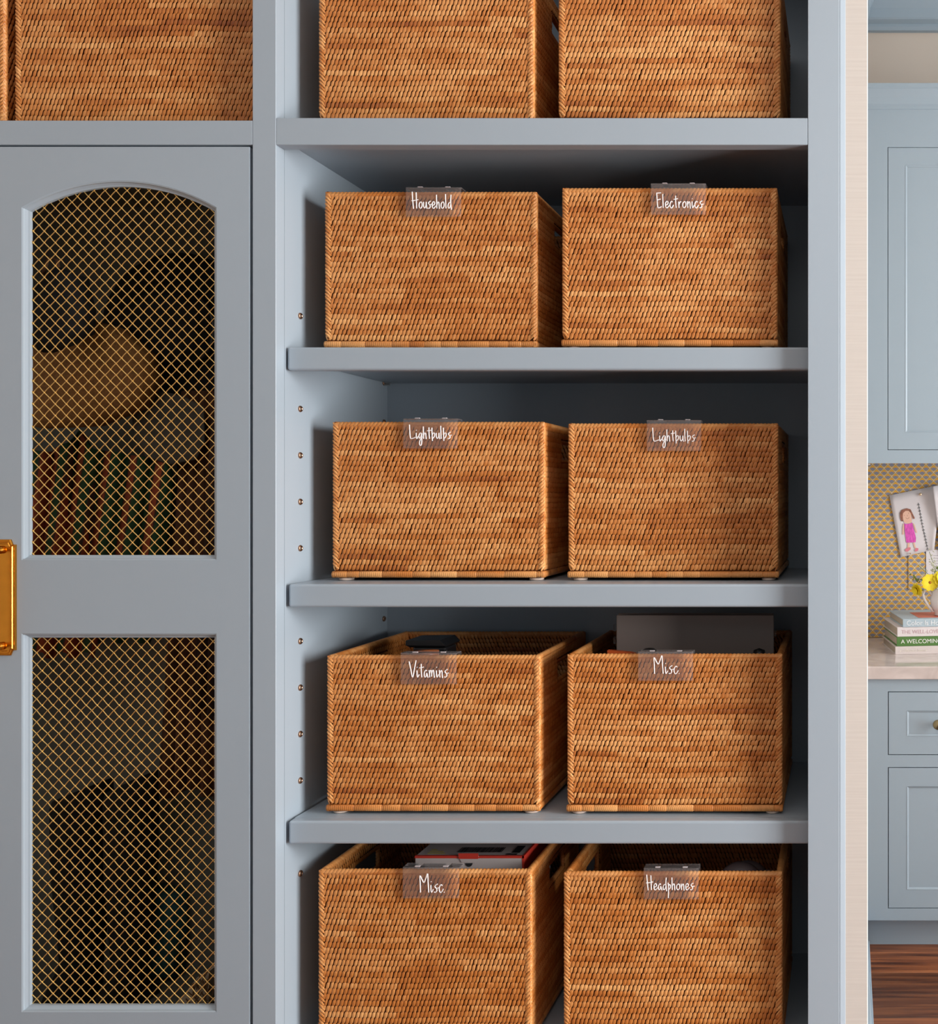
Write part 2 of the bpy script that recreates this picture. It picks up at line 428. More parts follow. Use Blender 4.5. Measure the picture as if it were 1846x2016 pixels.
def flat(parent, name, poly, mat, lift=.0012):
    b = MB(); pts = [(WX(px, YD), WZ(py, YD)) for px, py in poly]
    b.prism(pts, YD - lift - .0006, YD - lift); return b.build(name, mat, parent)
def rib(parent, name, lines, mat, r=.0007, lift=.0012):
    b = MB()
    for l in lines: b.tube([(WX(px, YD), YD - lift, WZ(py, YD)) for px, py in l], r, 5)
    return b.build(name, mat, parent)
M_pink = plain('pink_crayon', (.72, .10, .48), .8, noise=.35, nscale=120, stretch=(3, 1, .5))
M_hair = plain('brown_crayon', (.30, .12, .08), .8, noise=.3, nscale=150)
M_skin = plain('peach_crayon', (.80, .50, .38), .8)
M_shoe = plain('rose_crayon', (.72, .22, .27), .8)
M_ink = plain('dark_ink', (.04, .055, .06), .8)
def cpx(x, y): return (1690 + x / 5.93, 880 + y / 5.93)
flat(dr, 'face', [cpx(*p) for p in [(512, 770), (540, 738), (590, 735), (612, 770), (620, 850), (618, 880), (575, 895), (530, 880), (515, 840)]], M_skin, .0012)
flat(dr, 'hair', [cpx(*p) for p in [(480, 770), (500, 735), (560, 715), (605, 728), (625, 770), (652, 825), (648, 842), (632, 835), (610, 775), (585, 745), (545, 745), (515, 775), (512, 830), (515, 868), (498, 868), (482, 820)]], M_hair, .0020)
flat(dr, 'dress', [cpx(*p) for p in [(530, 885), (545, 900), (605, 893), (622, 880), (668, 1060), (664, 1112), (556, 1118), (545, 1040), (535, 950)]], M_pink, .0012)
flat(dr, 'arm', [cpx(*p) for p in [(520, 895), (530, 900), (528, 1020), (508, 1025), (510, 950)]], M_skin, .0012)
flat(dr, 'arm', [cpx(*p) for p in [(632, 888), (648, 900), (682, 1000), (668, 1000)]], M_skin, .0012)
flat(dr, 'leg', [cpx(*p) for p in [(572, 1120), (596, 1120), (588, 1175), (568, 1175)]], M_skin, .0012)
flat(dr, 'leg', [cpx(*p) for p in [(632, 1118), (650, 1116), (668, 1180), (652, 1184)]], M_skin, .0012)
flat(dr, 'shoe', [cpx(*p) for p in [(540, 1195), (575, 1172), (606, 1172), (604, 1196), (570, 1222), (544, 1218)]], M_shoe, .0020)
flat(dr, 'shoe', [cpx(*p) for p in [(650, 1200), (672, 1178), (696, 1182), (694, 1210), (662, 1222)]], M_shoe, .0020)
rib(dr, 'facial_features', [[cpx(528, 795), cpx(536, 803)], [cpx(580, 765), cpx(583, 782)], [cpx(566, 795), cpx(568, 808)], [cpx(548, 825), cpx(562, 838), cpx(582, 832), cpx(588, 820)]], M_hair, .0006, .0019)
spl = [[cpx(695, 650), cpx(740, 900), cpx(810, 1215)]]
for i in range(15):
    t = i / 14; cx = 697 + 108 * t; cy = 665 + 520 * t
    spl += [[cpx(cx, cy), cpx(cx - 16, cy + 16)], [cpx(cx, cy), cpx(cx + 13, cy + 10)]]
rib(dr, 'sprig_drawing', spl, M_ink, .0007)
p2 = sheet('paper_sheet', [dpt(1857, 1127), dpt(1895, 1127), dpt(1885, 950), dpt(1834, 958)], lambda u, v: .004 + .035 * (1 - u) ** 2 * v ** 2, M_paper, FW - .0145)
tag(p2, 'white paper sheet pinned right of the drawing with its edge curling', 'paper')
p3 = empty('printed_page', (WX(1850, FW), FW - .010, WZ(1110, FW)), 'lined white page hanging below the curled paper, behind the flowers', 'paper')
MB().box(WX(1822, FW), WX(1890, FW), FW - .0118, FW - .0112, WZ(1150, FW), WZ(1082, FW)).build('page', M_paper, p3)
lb = MB()
for i in range(9):
    yy = 1093 + i * 5.2; lb.box(WX(1836, FW), WX(1886, FW), FW - .0124, FW - .01185, WZ(yy + .8, FW), WZ(yy, FW))
lb.build('text_lines', plain('grey_print', (.35, .33, .36), .8), p3)
for (px, py, lab, r) in ((1811, 973, 'round pale pushpin at the top of the tilted drawing', .0055), (1791.6, 1089.5, 'small pushpin at the bottom edge of the tilted drawing', .0025)):
    pn = MB().lathe([(0, -.0120), (r * .7, -.0112), (r, -.009), (r, -.004), (r * .5, -.0015), (r * .5, 0)], (WX(px, YD), YD - .0012, WZ(py, YD)), 16, 'Y').build('pushpin', plain('pin_gold', (.75, .55, .35), .3, .8), smooth=True)
    tag(pn, lab, 'pushpin')

# ------------------------------------------------------------------ books, jug, flowers
BY = 1.73
M_pages = plain('book_pages', (.50, .42, .33), .9, noise=.1, nscale=3, stretch=(1, 1, 300))
def text_mesh(txt, size, ext=.0002):
    cu = bpy.data.curves.new('lettering', 'FONT'); cu.body = txt; cu.size = size; cu.extrude = ext
    o = bpy.data.objects.new('tmp', cu); C.objects.link(o)
    dg = bpy.context.evaluated_depsgraph_get(); me = bpy.data.meshes.new_from_object(o.evaluated_get(dg))
    bpy.data.objects.remove(o); return me
def book(x0, z0, z1, w, dp, cover, txt, ink, label, tscale=.6, top=None, tx=.014, y=BY):
    r = empty('book', (x0, y, z0), label, 'book', 'books stacked on the stone counter', rz=math.radians(8))
    h = z1 - z0; t = .0028
    mc = plain('book_cover', cover, .5)
    c = MB(); c.box(0, w, .0, .004, 0, h, .0008, 1); c.box(0, w, .004, dp, 0, t); c.box(0, w, .004, dp, h - t, h)
    c.build('cover', mc, r, local=True)
    MB().box(.004, w - .004, .005, dp - .005, t + .0002, h - t - .0002).build('page_block', M_pages, r, local=True)
    me = text_mesh(txt, h * tscale); me.transform(Matrix.Rotation(math.pi / 2, 4, 'X'))
    xs = [v.co.x for v in me.vertices]
    me.transform(Matrix.Translation((tx, -.0008, h * (.5 - tscale * .33))))
    put('spine_lettering', me, plain('spine_ink', ink, .5), r, local=True)
    if top:
        MB().box(.06, w * .9, .03, dp * .7, h + .0001, h + .0007).build('cover_print', plain('cover_print', top, .5), r, local=True)
    return r
q = (DIST + BY) / FPX
def bz(py): return EYE - (py - VY) * q
def bxx(px): return (px - VX) * q
book(bxx(1762), .9142, .9142 + .0275, .30, .25, (.72, .64, .62), 'a collected home', (.92, .86, .78), 'bottom book of the counter stack, off-white spine with faint gold script', .5)
book(bxx(1765), .9422, .9422 + .0320, .29, .25, (.085, .20, .045), 'A WELCOMING ELEGANCE', (.93, .93, .88), 'book with a green spine and white capitals in the counter stack', .62)
book(bxx(1766), .9747, .9747 + .0320, .29, .27, (.74, .68, .68), 'THE WELL-LOVED HOUSE', (.62, .42, .46), 'book with a white spine and pink capitals above the green one', .55)
book(bxx(1777), 1.0072, 1.0072 + .0270, .27, .26, (.42, .52, .58), 'Color Is Home', (.85, .88, .9), 'top book of the counter stack, pale blue spine, under the white jug', .85, top=(.62, .16, .10), tx=.012)
jz = 1.0352; jx, jy = WX(1856, 1.83), 1.83
jug = empty('white_jug', (jx, jy, jz), 'white ribbed jug holding yellow flowers on top of the books', 'jug')
M_cer = plain('white_ceramic', (.80, .77, .77), .15)
prof = [(.026, 0), (.030, .002), (.028, .008), (.034, .018), (.042, .035), (.044, .055), (.041, .075), (.042, .090), (.045, .096), (.043, .096), (.039, .088), (.039, .07), (.02, .03), (.0, .02)]
MB().lathe(prof, (0, 0, 0), 64, 'Z', lambda a, h: 1 + (.022 * abs(math.cos(a * 14)) if .012 < h < .085 else 0)).build('jug_body', M_cer, jug, smooth=True, local=True)
hp = [(-.040, -.01, .072), (-.046, -.012, .084), (-.056, -.014, .092), (-.066, -.016, .088), (-.071, -.016, .074), (-.066, -.015, .058), (-.055, -.013, .040), (-.044, -.011, .024), (-.036, -.01, .014)]
MB().tube(hp, [.006, .005, .005, .0048, .0046, .0044, .0042, .004, .005], 10).build('jug_handle', M_cer, jug, smooth=True, local=True)
M_petal = plain('yellow_petal', (.86, .68, .02), .6, noise=.1, nscale=60); M_eye = plain('orange_eye', (.42, .15, .01), .8, noise=.3, nscale=200)
M_stem = plain('green_stem', (.14, .20, .05), .7)
def flower(c, n, rp, tilt, lab, layers=1):
    f = empty('yellow_flower', c, lab, 'flower', 'yellow flowers in the white jug')
    R = Matrix.Rotation(tilt[1], 4, 'Z') @ Matrix.Rotation(tilt[0], 4, 'X')
    ib = bmesh.new()
    for ly in range(layers):
        for i in range(n):
            a = 2 * math.pi * (i + .5 * ly) / n; A = Matrix.Rotation(a, 4, 'Z'); rad = rp * (1 - .22 * ly)
            g = []
            for u, wd_, h in ((.12, .10, 0), (.35, .24, .05), (.65, .33, .10 + .3 * ly), (.9, .24, .08 + .4 * ly), (1.0, .10, .04 + .5 * ly)):
                g.append([ib.verts.new(R @ A @ Vector((u * rad, sx * wd_ * rad, (h + (.03 if sx == 0 else 0) * 1) * rad + .002 * ly))) for sx in (-1, 0, 1)])
            for k in range(4):
                for sx in range(2): ib.faces.new((g[k][sx], g[k][sx + 1], g[k + 1][sx + 1], g[k + 1][sx]))
    me = bpy.data.meshes.new('petals'); ib.to_mesh(me); ib.free(); me.polygons.foreach_set('use_smooth', [True] * len(me.polygons))
    put('petals', me, M_petal, f, local=True)
    e = MB().lathe([(rp * .16, 0), (rp * .17, rp * .05), (rp * .1, rp * .12), (0, rp * .14)], (0, 0, 0), 12); me = e.mesh('eye', True); me.transform(R)
    put('flower_eye', me, M_eye, f, local=True)
    tgt = Vector((jx, jy, jz + .05)) - Vector(c)
    MB().tube([(0, 0, 0), (tgt * .4 + Vector((0, 0, .01))), tgt], .0014, 6).build('stem', M_stem, f, smooth=True, local=True)
    return f
def at(px, py, y): return (WX(px, y), y, WZ(py, y))
flower(at(1806, 1160, 1.81), 9, .024, (1.9, -.9), 'yellow bloom drooping over the left side of the jug, in profile', 3)
flower(at(1830, 1147, 1.79), 10, .030, (1.35, .15), 'open yellow bloom with an orange eye above the jug rim', 1)
flower(at(1850, 1140, 1.80), 10, .028, (1.2, .5), 'yellow bloom cut by the right edge of the picture, above the jug', 2)
flower(at(1862, 1158, 1.78), 9, .028, (1.4, .6), 'lower yellow bloom beyond the right edge of the jug rim', 1)
def sprig(base, tip, n, lab, mleaf, leaf=.004):
    f = empty('sprig', base, lab, 'sprig', 'green filler sprigs in the jug')
    t = Vector(tip) - Vector(base)
    MB().tube([(0, 0, 0), tuple(t * .5 + Vector((0, 0, .01))), tuple(t)], .0009, 5).build('stem', M_stem, f, local=True)
    b = MB()
    for i in range(n):
        u = .35 + .65 * random.random(); p = t * u + Vector((random.uniform(-1, 1), random.uniform(-1, 1), random.uniform(-.6, 1))) * .012
        m = Matrix.Translation(p) @ Matrix.Rotation(random.uniform(0, 6), 4, (random.random(), random.random(), .3)) @ Matrix.Diagonal((1, .5, 2.0, 1))
        bmesh.ops.create_icosphere(b.bm, subdivisions=1, radius=leaf * random.uniform(.4, .8), matrix=m)
    o = b.build('leaflets', mleaf, f, local=True); tag(o, kind='stuff')
M_leaf = plain('leaf_green', (.16, .22, .05), .7); M_leaf2 = plain('pale_bud', (.55, .55, .40), .7)
jb = (jx - .01, jy, jz + .085)
sprig(jb, at(1829, 1086, 1.84), 55, 'tall fine sprig rising behind the flowers to the printed page', M_leaf2, .0035)
sprig(jb, at(1806, 1112, 1.84), 45, 'feathery sprig leaning left below the drawing', M_leaf2, .0035)
sprig(jb, at(1795, 1137, 1.82), 26, 'dark green leafy sprig at the left of the blooms', M_leaf, .0065)
sprig(jb, at(1845, 1120, 1.85), 34, 'green sprig rising behind the bloom at the picture edge', M_leaf, .0045)
print('counter things ok')

# ------------------------------------------------------------------ the built-in cabinets
K = DIST / FPX
def fx(px): return (px - VX) * K
def fz(py): return EYE - (py - VY) * K
FT = .0246                        # thickness of the face frame
BK = .3935                        # cabinet depth to the back panel
XL0, XL1 = -1.835, fx(497) # left bay opening
XS = fx(543); XR0, XR1 = fx(1590), fx(1652)
ZTOP = EYE + 1.20
ZB = .10
shv = empty('shelving_cabinet', (-.5, .2, 0), 'tall open blue-grey shelving cabinet holding eight labelled rattan baskets', 'cabinet')
P = M_paint
st = MB().box(XL1, XS, 0, FT, ZB, ZTOP + .1, .0006, 1).build('stile', P, shv)
MB().box(XR0, XR1, 0, FT, ZB, ZTOP + .1, .0006, 1).build('stile', P, shv)
zr0, zr1 = fz(285), fz(232)
bx('rail', XS + .0002, XR0 - .0002, .0003, FT, zr0, zr1, P, shv, .0008, 1)
bx('rail', XS + .0002, XR0 - .0002, .0003, FT, EYE + 1.02, ZTOP + .1, P, shv)
bx('rail', XS + .0002, XR0 - .0002, .0003, FT, ZB, .478, P, shv)
# side scribe moulding, quarter round turned to the right
sc = MB(); pts = [(XR1 + .0002, .001)]
for i in range(7):
    a = i / 6 * math.pi / 2; pts.append((XR1 + .0002 + .0104 * math.sin(a), .001 + .0 + .018 * (1 - math.cos(a))))
pts += [(XR1 + .0106, .0036 + .018), (XR1 + .0002, .0236)]
pts = [(XR1 + .0002, .0005), (XR1 + .0015, .0003), (XR1 + .0095, .0030), (XR1 + .0100, .0039), (XR1 + .0002, .0039)]
sc.loft([[(x, y_, ZB) for x, y_ in pts], [(x, y_, ZTOP + .1) for x, y_ in pts]], capends=True)
sc.build('scribe_moulding', P, shv)
ty = FT + .0005
bx('side_panel', XS - .018, XS, ty, BK, ZB, ZTOP, P, shv)
xw = fx(1607)
bx('side_panel', xw, xw + .0195, ty, BK, ZB, ZTOP, P, shv)
bx('back_panel', XS - .018, xw + .0195, BK + .0005, BK + .013, ZB, ZTOP, P, shv)
bx('top_panel', XS, xw, ty, BK, EYE + 1.03, EYE + 1.05, P, shv)
bx('fixed_shelf', XS + .0003, xw - .0003, ty, BK - .0003, EYE + .588, zr1 - .0005, P, shv)
SHZ = [EYE + .2461, EYE - .1475, EYE - .541]
for i, z in enumerate(SHZ):
    b = MB(); xa = XS + .0035 + (.002 if i else 0)
    b.box(xa, xw - .003, FT + .0015, FT + .0215, z - .0385, z, .004, 3)
    b.box(xa + .0005, xw - .0035, FT + .0200, BK - .002, z - .019, z - .0002)
    o = b.build('shelf', P, shv)
bx('fixed_shelf', XS + .0003, xw - .0003, ty, BK - .0003, EYE - .95, EYE - .93, P, shv)
bx('kick_panel', XL0 - .04, XR1, .05, .068, .0005, ZB - .001, P, shv)
# shelf pin sleeves: one mesh shared by every socket
pm = MB(); pm.lathe([(.0056, .0), (.0054, .0018), (.0044, .0030), (.0028, .0030), (.0026, .0014)], (0, 0, 0), 14, 'X')
pin_me = pm.mesh('pin_sleeve', True); pin_me.materials.append(M_bronze)
dk_me = MB().lathe([(.0027, .0), (.0027, .0020), (0, .0020)], (0, 0, 0), 10, 'X').mesh('pin_hole', True); dk_me.materials.append(M_dark)
off = Vector(shv.location)
ys1, ys2 = .071, .3775
k0 = EYE - (805 - VY) * (DIST + ys1) / FPX; dz = 91.45 * (DIST + ys1) / FPX
for k in range(-10, 13):
    z = k0 + dz * k
    if z < EYE - .90 or z > EYE + .56: continue
    for yy in (ys1, ys2):
        skip = yy == ys1 and any(abs(z - (s_ - .012)) < .035 for s_ in SHZ)
        if yy == ys1 and k > 2: continue
        if skip: continue
        o = bpy.data.objects.new('pin_sleeve', pin_me); C.objects.link(o); o.parent = shv; o.location = Vector((XS, yy, z)) - off
        h = bpy.data.objects.new('pin_hole', dk_me); C.objects.link(h); h.parent = o
for z in SHZ:                                    # the clips that carry the shelves
    for yy in (ys1, ys2):
        MB().tube([(XS, yy, z - .0235), (XS + .012, yy, z - .0235)], .0022, 10).box(XS + .001, XS + .014, yy - .005, yy + .004, z - .0205, z - .0195).build('shelf_clip', M_steel, shv, smooth=False)
print('shelving ok')

M_inside = plain('interior_shade_paint', (0.17, 0.17, 0.145), .6)  # panels coloured darker to carry the dimness behind the mesh
# locker cabinet on the left with two wire-mesh doors
lk = empty('locker_cabinet', (-1.4, .2, 0), 'tall blue-grey cabinet with an arched brass-mesh door left of the shelves', 'cabinet')
bx('stile', XL0 - .04, XL0, 0, FT, ZB, ZTOP + .1, P, lk)
zl1 = fz(237.0)
bx('rail', XL0, XL1 - .0002, .0002, FT, zr0, zl1, P, lk, .0008, 1)
bx('rail', XL0, XL1 - .0002, .0002, FT, EYE + 1.02, ZTOP + .1, P, lk)
ZD0 = EYE - .965
bx('rail', XL0, XL1 - .0002, .0002, FT, ZB, ZD0 - .004, P, lk)
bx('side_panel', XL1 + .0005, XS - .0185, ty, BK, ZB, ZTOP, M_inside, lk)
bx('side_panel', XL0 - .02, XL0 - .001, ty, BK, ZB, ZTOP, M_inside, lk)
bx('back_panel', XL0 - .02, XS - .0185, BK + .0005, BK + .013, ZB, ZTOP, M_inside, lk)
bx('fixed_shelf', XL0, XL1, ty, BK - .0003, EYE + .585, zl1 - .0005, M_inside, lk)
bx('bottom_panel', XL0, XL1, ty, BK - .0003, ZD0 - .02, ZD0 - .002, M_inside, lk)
bx('top_panel', XL0, XL1, ty, BK, EYE + 1.03, EYE + 1.05, P, lk)

DX0, DX1 = fx(-24), fx(490.5)
DZ1 = fz(289); DT = .022
wx0, wx1 = fx(42), fx(426); wm = (wx0 + wx1) / 2
zs_, zp_ = fz(408), fz(355)
half = (wx1 - wx0) / 2; sag = zp_ - zs_; R = (half * half + sag * sag) / (2 * sag); zc_ = zp_ - R
U0 = fz(1103); L1_, L0_ = fz(1247), fz(1993)
def arch(x, inset=0.0):
    r = R - inset; return zc_ + math.sqrt(max(r * r - (x - wm) ** 2, 0))
def outline_upper(i):
    a, b_ = wx0 + i, wx1 - i; pts = [(a, U0 + i), (b_, U0 + i)]
    n = 24
    for k in range(n + 1):
        x = b_ + (a - b_) * k / n; pts.append((x, arch(x, i)))
    return pts
def outline_lower(i):
    return [(wx0 + i, L0_ + i), (wx1 - i, L0_ + i), (wx1 - i, L1_ - i), (wx0 + i, L1_ - i)]
YM = .0125                        # plane of the wire
def make_door(parent):
    b = MB(); y0, y1 = .0002, DT
    b.box(DX0, wx0, y0, y1, ZD0, DZ1)
    b.box(wx1, DX1, y0, y1, ZD0, DZ1)
    b.box(wx0, wx1, y0, y1, L1_, U0); b.box(wx0, wx1, y0, y1, ZD0, L0_)
    n = 24; poly = [(wx0, DZ1), (wx1, DZ1)] + [(wx1 + (wx0 - wx1) * k / n, arch(wx1 + (wx0 - wx1) * k / n)) for k in range(n + 1)]
    b.prism(poly, y0, y1)
    d = b.build('cabinet_door', P, parent)
    steps = [(0, .0001), (.0022, .0012), (.0026, .0038), (.0058, .0066), (.0079, .0075), (.0079, .0130)]
    for f in (outline_upper, outline_lower):
        m_ = MB(); m_.loft([[(x, yy, z) for x, z in f(i)] for i, yy in steps]); m_.build('window_moulding', P, d)
    # crimped wire lattice
    PXW, PZW = 21.7 * (DIST + YM) / FPX, 22.7 * (DIST + YM) / FPX
    for which, f in (('u', outline_upper), ('l', outline_lower)):
        lo = f(.006); zmin, zmax = (U0 + .006, zp_) if which == 'u' else (L0_ + .006, L1_ - .006)
        xa, xb = wx0 + .006, wx1 - .006
        def inside(x, z):
            if x < xa or x > xb or z < zmin: return False
            return z < (arch(x, .006) if which == 'u' else zmax)
        VV, FF = [], []; base = 0; r = .00088; ns = 6
        L = math.hypot(PXW, PZW) / 2
        for sgn in (1, -1):
            dirx, dirz = PXW / 2 / L, sgn * PZW / 2 / L
            nx, nz = -dirz, dirx
            for k in range(-60, 120):
                # line: (x - xa)/PXW - sgn*(z - zmin)/PZW = k
                ts = []
                q0x = xa + k * PXW
                for j in range(-10, 260):
                    t = j * L * .25
                    x = q0x + dirx * t; z = (zmin if sgn > 0 else zmax) + dirz * t
                    if sgn < 0: x = q0x + dirx * t
                    if inside(x, z): ts.append((x, z, j))
                if len(ts) < 3: continue
                ring = []
                for (x, z, j) in ts:
                    # crossings fall every 2 quarter-steps; alternate over and under
                    cr = (x - xa) / PXW + (z - zmin) / PZW if sgn > 0 else (x - xa) / PXW - (z - zmin) / PZW
                    ph = math.cos(math.pi * (cr)) * (1 if k % 2 == 0 else -1)
                    yy = YM + .0005 * ph * sgn
                    for m_i in range(ns):
                        a = 2 * math.pi * m_i / ns
                        VV.append((x + nx * r * math.cos(a), yy + r * math.sin(a), z + nz * r * math.cos(a)))
                n_ = len(ts)
                idx = np.arange(n_ * ns).reshape(n_, ns) + base
                q_ = np.stack([idx[:-1], np.roll(idx[:-1], -1, 1), np.roll(idx[1:], -1, 1), idx[1:]], -1).reshape(-1, 4)
                FF.append(q_); base += n_ * ns
        o = put('wire_mesh', np_mesh('wire_mesh', VV, np.concatenate(FF)), M_wire, d)
        tag(o, 'brass diamond wire mesh', kind='stuff')
    return d
door = make_door(lk); tag(door, 'arched brass-mesh door')
bpy.context.view_layer.update()
# the twin door, off to the left
def mirror_copy(o, parent, xc):
    me = o.data.copy(); off_ = world_offset(parent)
    for_m = Matrix.Translation(-off_) @ Matrix.Translation((xc, 0, 0)) @ Matrix.Scale(-1, 4, (1, 0, 0)) @ Matrix.Translation((-xc, 0, 0)) @ Matrix.Translation(off_)
    me.transform(for_m); me.flip_normals()
    c = bpy.data.objects.new(o.name.split('.')[0], me); C.objects.link(c); c.parent = parent
    if 'kind' in o: c['kind'] = o['kind']
    return c
xc = DX0 - .0018
door2 = mirror_copy(door, lk, xc)
for ch in list(door.children): mirror_copy(ch, door2, xc)
# brass handle and backplate
hx = fx(5.5); hw = fx(33) - hx; hz0, hz1 = fz(1290), fz(1062)
def octo(i, y):
    a, b_ = hw - i, (hz1 - hz0) / 2 - i; c = .0085 - i * .4; zc2 = (hz0 + hz1) / 2
    return [(hx + p, y, zc2 + q_) for p, q_ in ((-a + c, -b_), (a - c, -b_), (a - c * .62, -b_ + c * .95), (a, -b_ + c), (a, b_ - c), (a - c * .62, b_ - c * .95), (a - c, b_), (-a + c, b_), (-a + c * .62, b_ - c * .95), (-a, b_ - c), (-a, -b_ + c), (-a + c * .62, -b_ + c * .95))]
bp_ = MB(); bp_.loft([octo(0, 0), octo(0, -.0020), octo(.0012, -.0030), octo(.0022, -.0030), octo(.0030, -.0019), octo(.0042, -.0019), octo(.0052, -.0036), octo(.0068, -.0036), octo(.0078, -.0024), octo(.0092, -.0024)], capends=True)
bp_.build('backplate', M_brass, door)
hd = MB()
for z in (fz(1082), fz(1271)):
    hd.lathe([(.0062, -.0022), (.0066, -.005), (.0046, -.008), (.0036, -.014), (.0042, -.020), (.0062, -.026), (.0062, -.030), (.003, -.034), (0, -.035)], (hx + .0005, 0, z), 20, 'Y')
hd.tube([(hx, -.028, fz(1082) + .010), (hx, -.028, fz(1090)), (hx, -.031, fz(1176)), (hx, -.028, fz(1263)), (hx, -.028, fz(1271) - .010)], [.003, .0052, .0062, .0052, .003], 14)
hd.build('pull_handle', M_brass, door, smooth=True)
print('locker ok')

# things inside the locker, seen through the mesh
def lp(px, py, y): return Vector((WX(px, y), y, WZ(py, y)))
def outline_solid(name, pts, y0, y1, mat, parent=None, bulge=.35, smooth=True):
    """closed outline (picture points on plane y0) swelled into a cushion with a rounded front"""
    cx = sum(p[0] for p in pts) / len(pts); cy = sum(p[1] for p in pts) / len(pts)
    w = [(WX(px, y0), WZ(py, y0)) for px, py in pts]; c = (WX(cx, y0), WZ(cy, y0))
    def ring(s_, y): return [(c[0] + (x - c[0]) * s_, y, c[1] + (z - c[1]) * s_) for x, z in w]
    t = y1 - y0; b = MB()
    b.loft([ring(.55, y0), ring(.82, y0 + t * .06), ring(.96, y0 + t * .2), ring(1, y0 + t * .45), ring(.97, y1 - t * .15), ring(.85, y1)], capends=True)
    return b.build(name, mat, parent, smooth=smooth)
straw = plain('straw_weave', (.26, .12, .034), .8, noise=.25, nscale=260, bump=.5)
sb = empty('straw_bag', tuple(lp(165, 835, .25)), 'tan woven straw bag behind the upper brass mesh', 'bag')
outline_solid('bag_body', [(20, 690), (60, 668), (150, 622), (215, 640), (270, 690), (285, 745), (255, 800), (160, 838), (60, 842), (10, 830)], .17, .235, straw, sb)
MB().tube([lp(60, 690, .2), lp(70, 600, .2), lp(120, 560, .2), lp(160, 600, .2), lp(175, 650, .2)], .004, 8).build('bag_handle', plain('leather_brown', (.10, .04, .02), .6), sb, smooth=True)
bh = empty('black_hat', tuple(lp(355, 690, .33)), 'wide-brimmed black hat hanging at the upper right behind the mesh', 'hat')
b = MB(); c = lp(352, 650, .30); b.lathe([(.0, -.055), (.05, -.055), (.070, -.045), (.078, .0), (.13, .004), (.150, .0), (.150, .004), (.12, .010), (0, .012)], c, 40, 'Y'); b.build('brim_and_crown', M_blackcloth, bh, smooth=True)
b = MB(); b.lathe([(.0775, -.016), (.0795, -.014), (.0795, -.003), (.0775, -.001)], c, 40, 'Y'); b.build('hat_band', plain('dark_band', (.02, .018, .016), .5), bh, smooth=True)
bp2 = empty('black_backpack', tuple(lp(105, 670, .3)), 'small black bag hanging at the upper left behind the mesh', 'bag')
outline_solid('bag_body', [(70, 545), (95, 520), (135, 535), (150, 600), (148, 650), (110, 672), (62, 690), (40, 640), (45, 570)], .09, .145, M_blackcloth, bp2)
MB().tube([lp(85, 540, .12), lp(95, 505, .13), lp(112, 512, .13), lp(118, 545, .12)], .003, 6).build('bag_strap', plain('brown_strap', (.16, .07, .03), .6), bp2, smooth=True)
# striped cloth in folds
def stripes():
    m, nt, b = new_mat('striped_cloth'); N, L = nt.nodes, nt.links
    tc = N.new('ShaderNodeTexCoord'); sp = N.new('ShaderNodeSeparateXYZ'); L.new(tc.outputs['Object'], sp.inputs[0])
    k = N.new('ShaderNodeMath'); k.operation = 'MULTIPLY_ADD'; k.inputs[1].default_value = -.17; L.new(sp.outputs[2], k.inputs[0]); L.new(sp.outputs[0], k.inputs[2])
    m2 = N.new('ShaderNodeMath'); m2.operation = 'DIVIDE'; m2.inputs[1].default_value = .052; L.new(k.outputs[0], m2.inputs[0])
    fr_ = N.new('ShaderNodeMath'); fr_.operation = 'FRACT'; L.new(m2.outputs[0], fr_.inputs[0])
    r = N.new('ShaderNodeValToRGB'); r.color_ramp.interpolation = 'CONSTANT'; e = r.color_ramp.elements
    e[0].position = 0; e[0].color = (.34, .065, .024, 1); e[1].position = .45; e[1].color = (.06, .03, .02, 1)
    for p_, c_ in ((.52, (.022, .075, .03, 1)), (.92, (.08, .04, .03, 1))):
        q_ = e.new(p_); q_.color = c_
    L.new(fr_.outputs[0], r.inputs[0]); L.new(r.outputs[0], b.inputs['Base Color']); b.inputs['Roughness'].default_value = .9
    return m
sg = empty('striped_scarf', tuple(lp(190, 1290, .26)), 'red and green striped cloth hanging in folds behind the mesh', 'cloth')
b = bmesh.new(); n = 60; rows_ = []
tops = [(0, 880), (100, 890), (135, 870), (160, 846), (185, 885), (230, 890), (250, 895), (290, 900), (330, 905), (345, 960)]
def topz(px):
    for i in range(len(tops) - 1):
        if tops[i][0] <= px <= tops[i + 1][0]:
            t = (px - tops[i][0]) / (tops[i + 1][0] - tops[i][0]); return tops[i][1] * (1 - t) + tops[i + 1][1] * t
    return tops[-1][1]
for j in range(9):
    rw = []
    for i in range(n + 1):
        px = 345 * i / n; t = j / 8; sh_ = -48 * t
        py = topz(px) * (1 - t) + (1296 - (12 if (i // 4) % 2 else 0) + (-30 if px > 230 else 0)) * t
        y_ = .26 + .014 * math.sin(i * .75 + .5 * t)
        rw.append(b.verts.new((WX(px + sh_ * 1.0, y_), y_, WZ(py, y_))))
    rows_.append(rw)
for j in range(8):
    for i in range(n): b.faces.new((rows_[j][i], rows_[j][i + 1], rows_[j + 1][i + 1], rows_[j + 1][i]))
me = bpy.data.meshes.new('cloth'); b.to_mesh(me); b.free(); me.polygons.foreach_set('use_smooth', [True] * len(me.polygons))
o = put('cloth', me, stripes(), sg); o.modifiers.new('thick', 'SOLIDIFY').thickness = .004
gb = outline_solid('felt_pouch', [(255, 790), (300, 765), (360, 780), (400, 800), (402, 870), (385, 905), (335, 915), (285, 900), (262, 860)], .239, .244, plain('grey_felt', (.075, .07, .06), .9, noise=.2, nscale=50))
tag(gb, 'rounded grey felt pouch hanging right of centre behind the mesh', 'pouch')
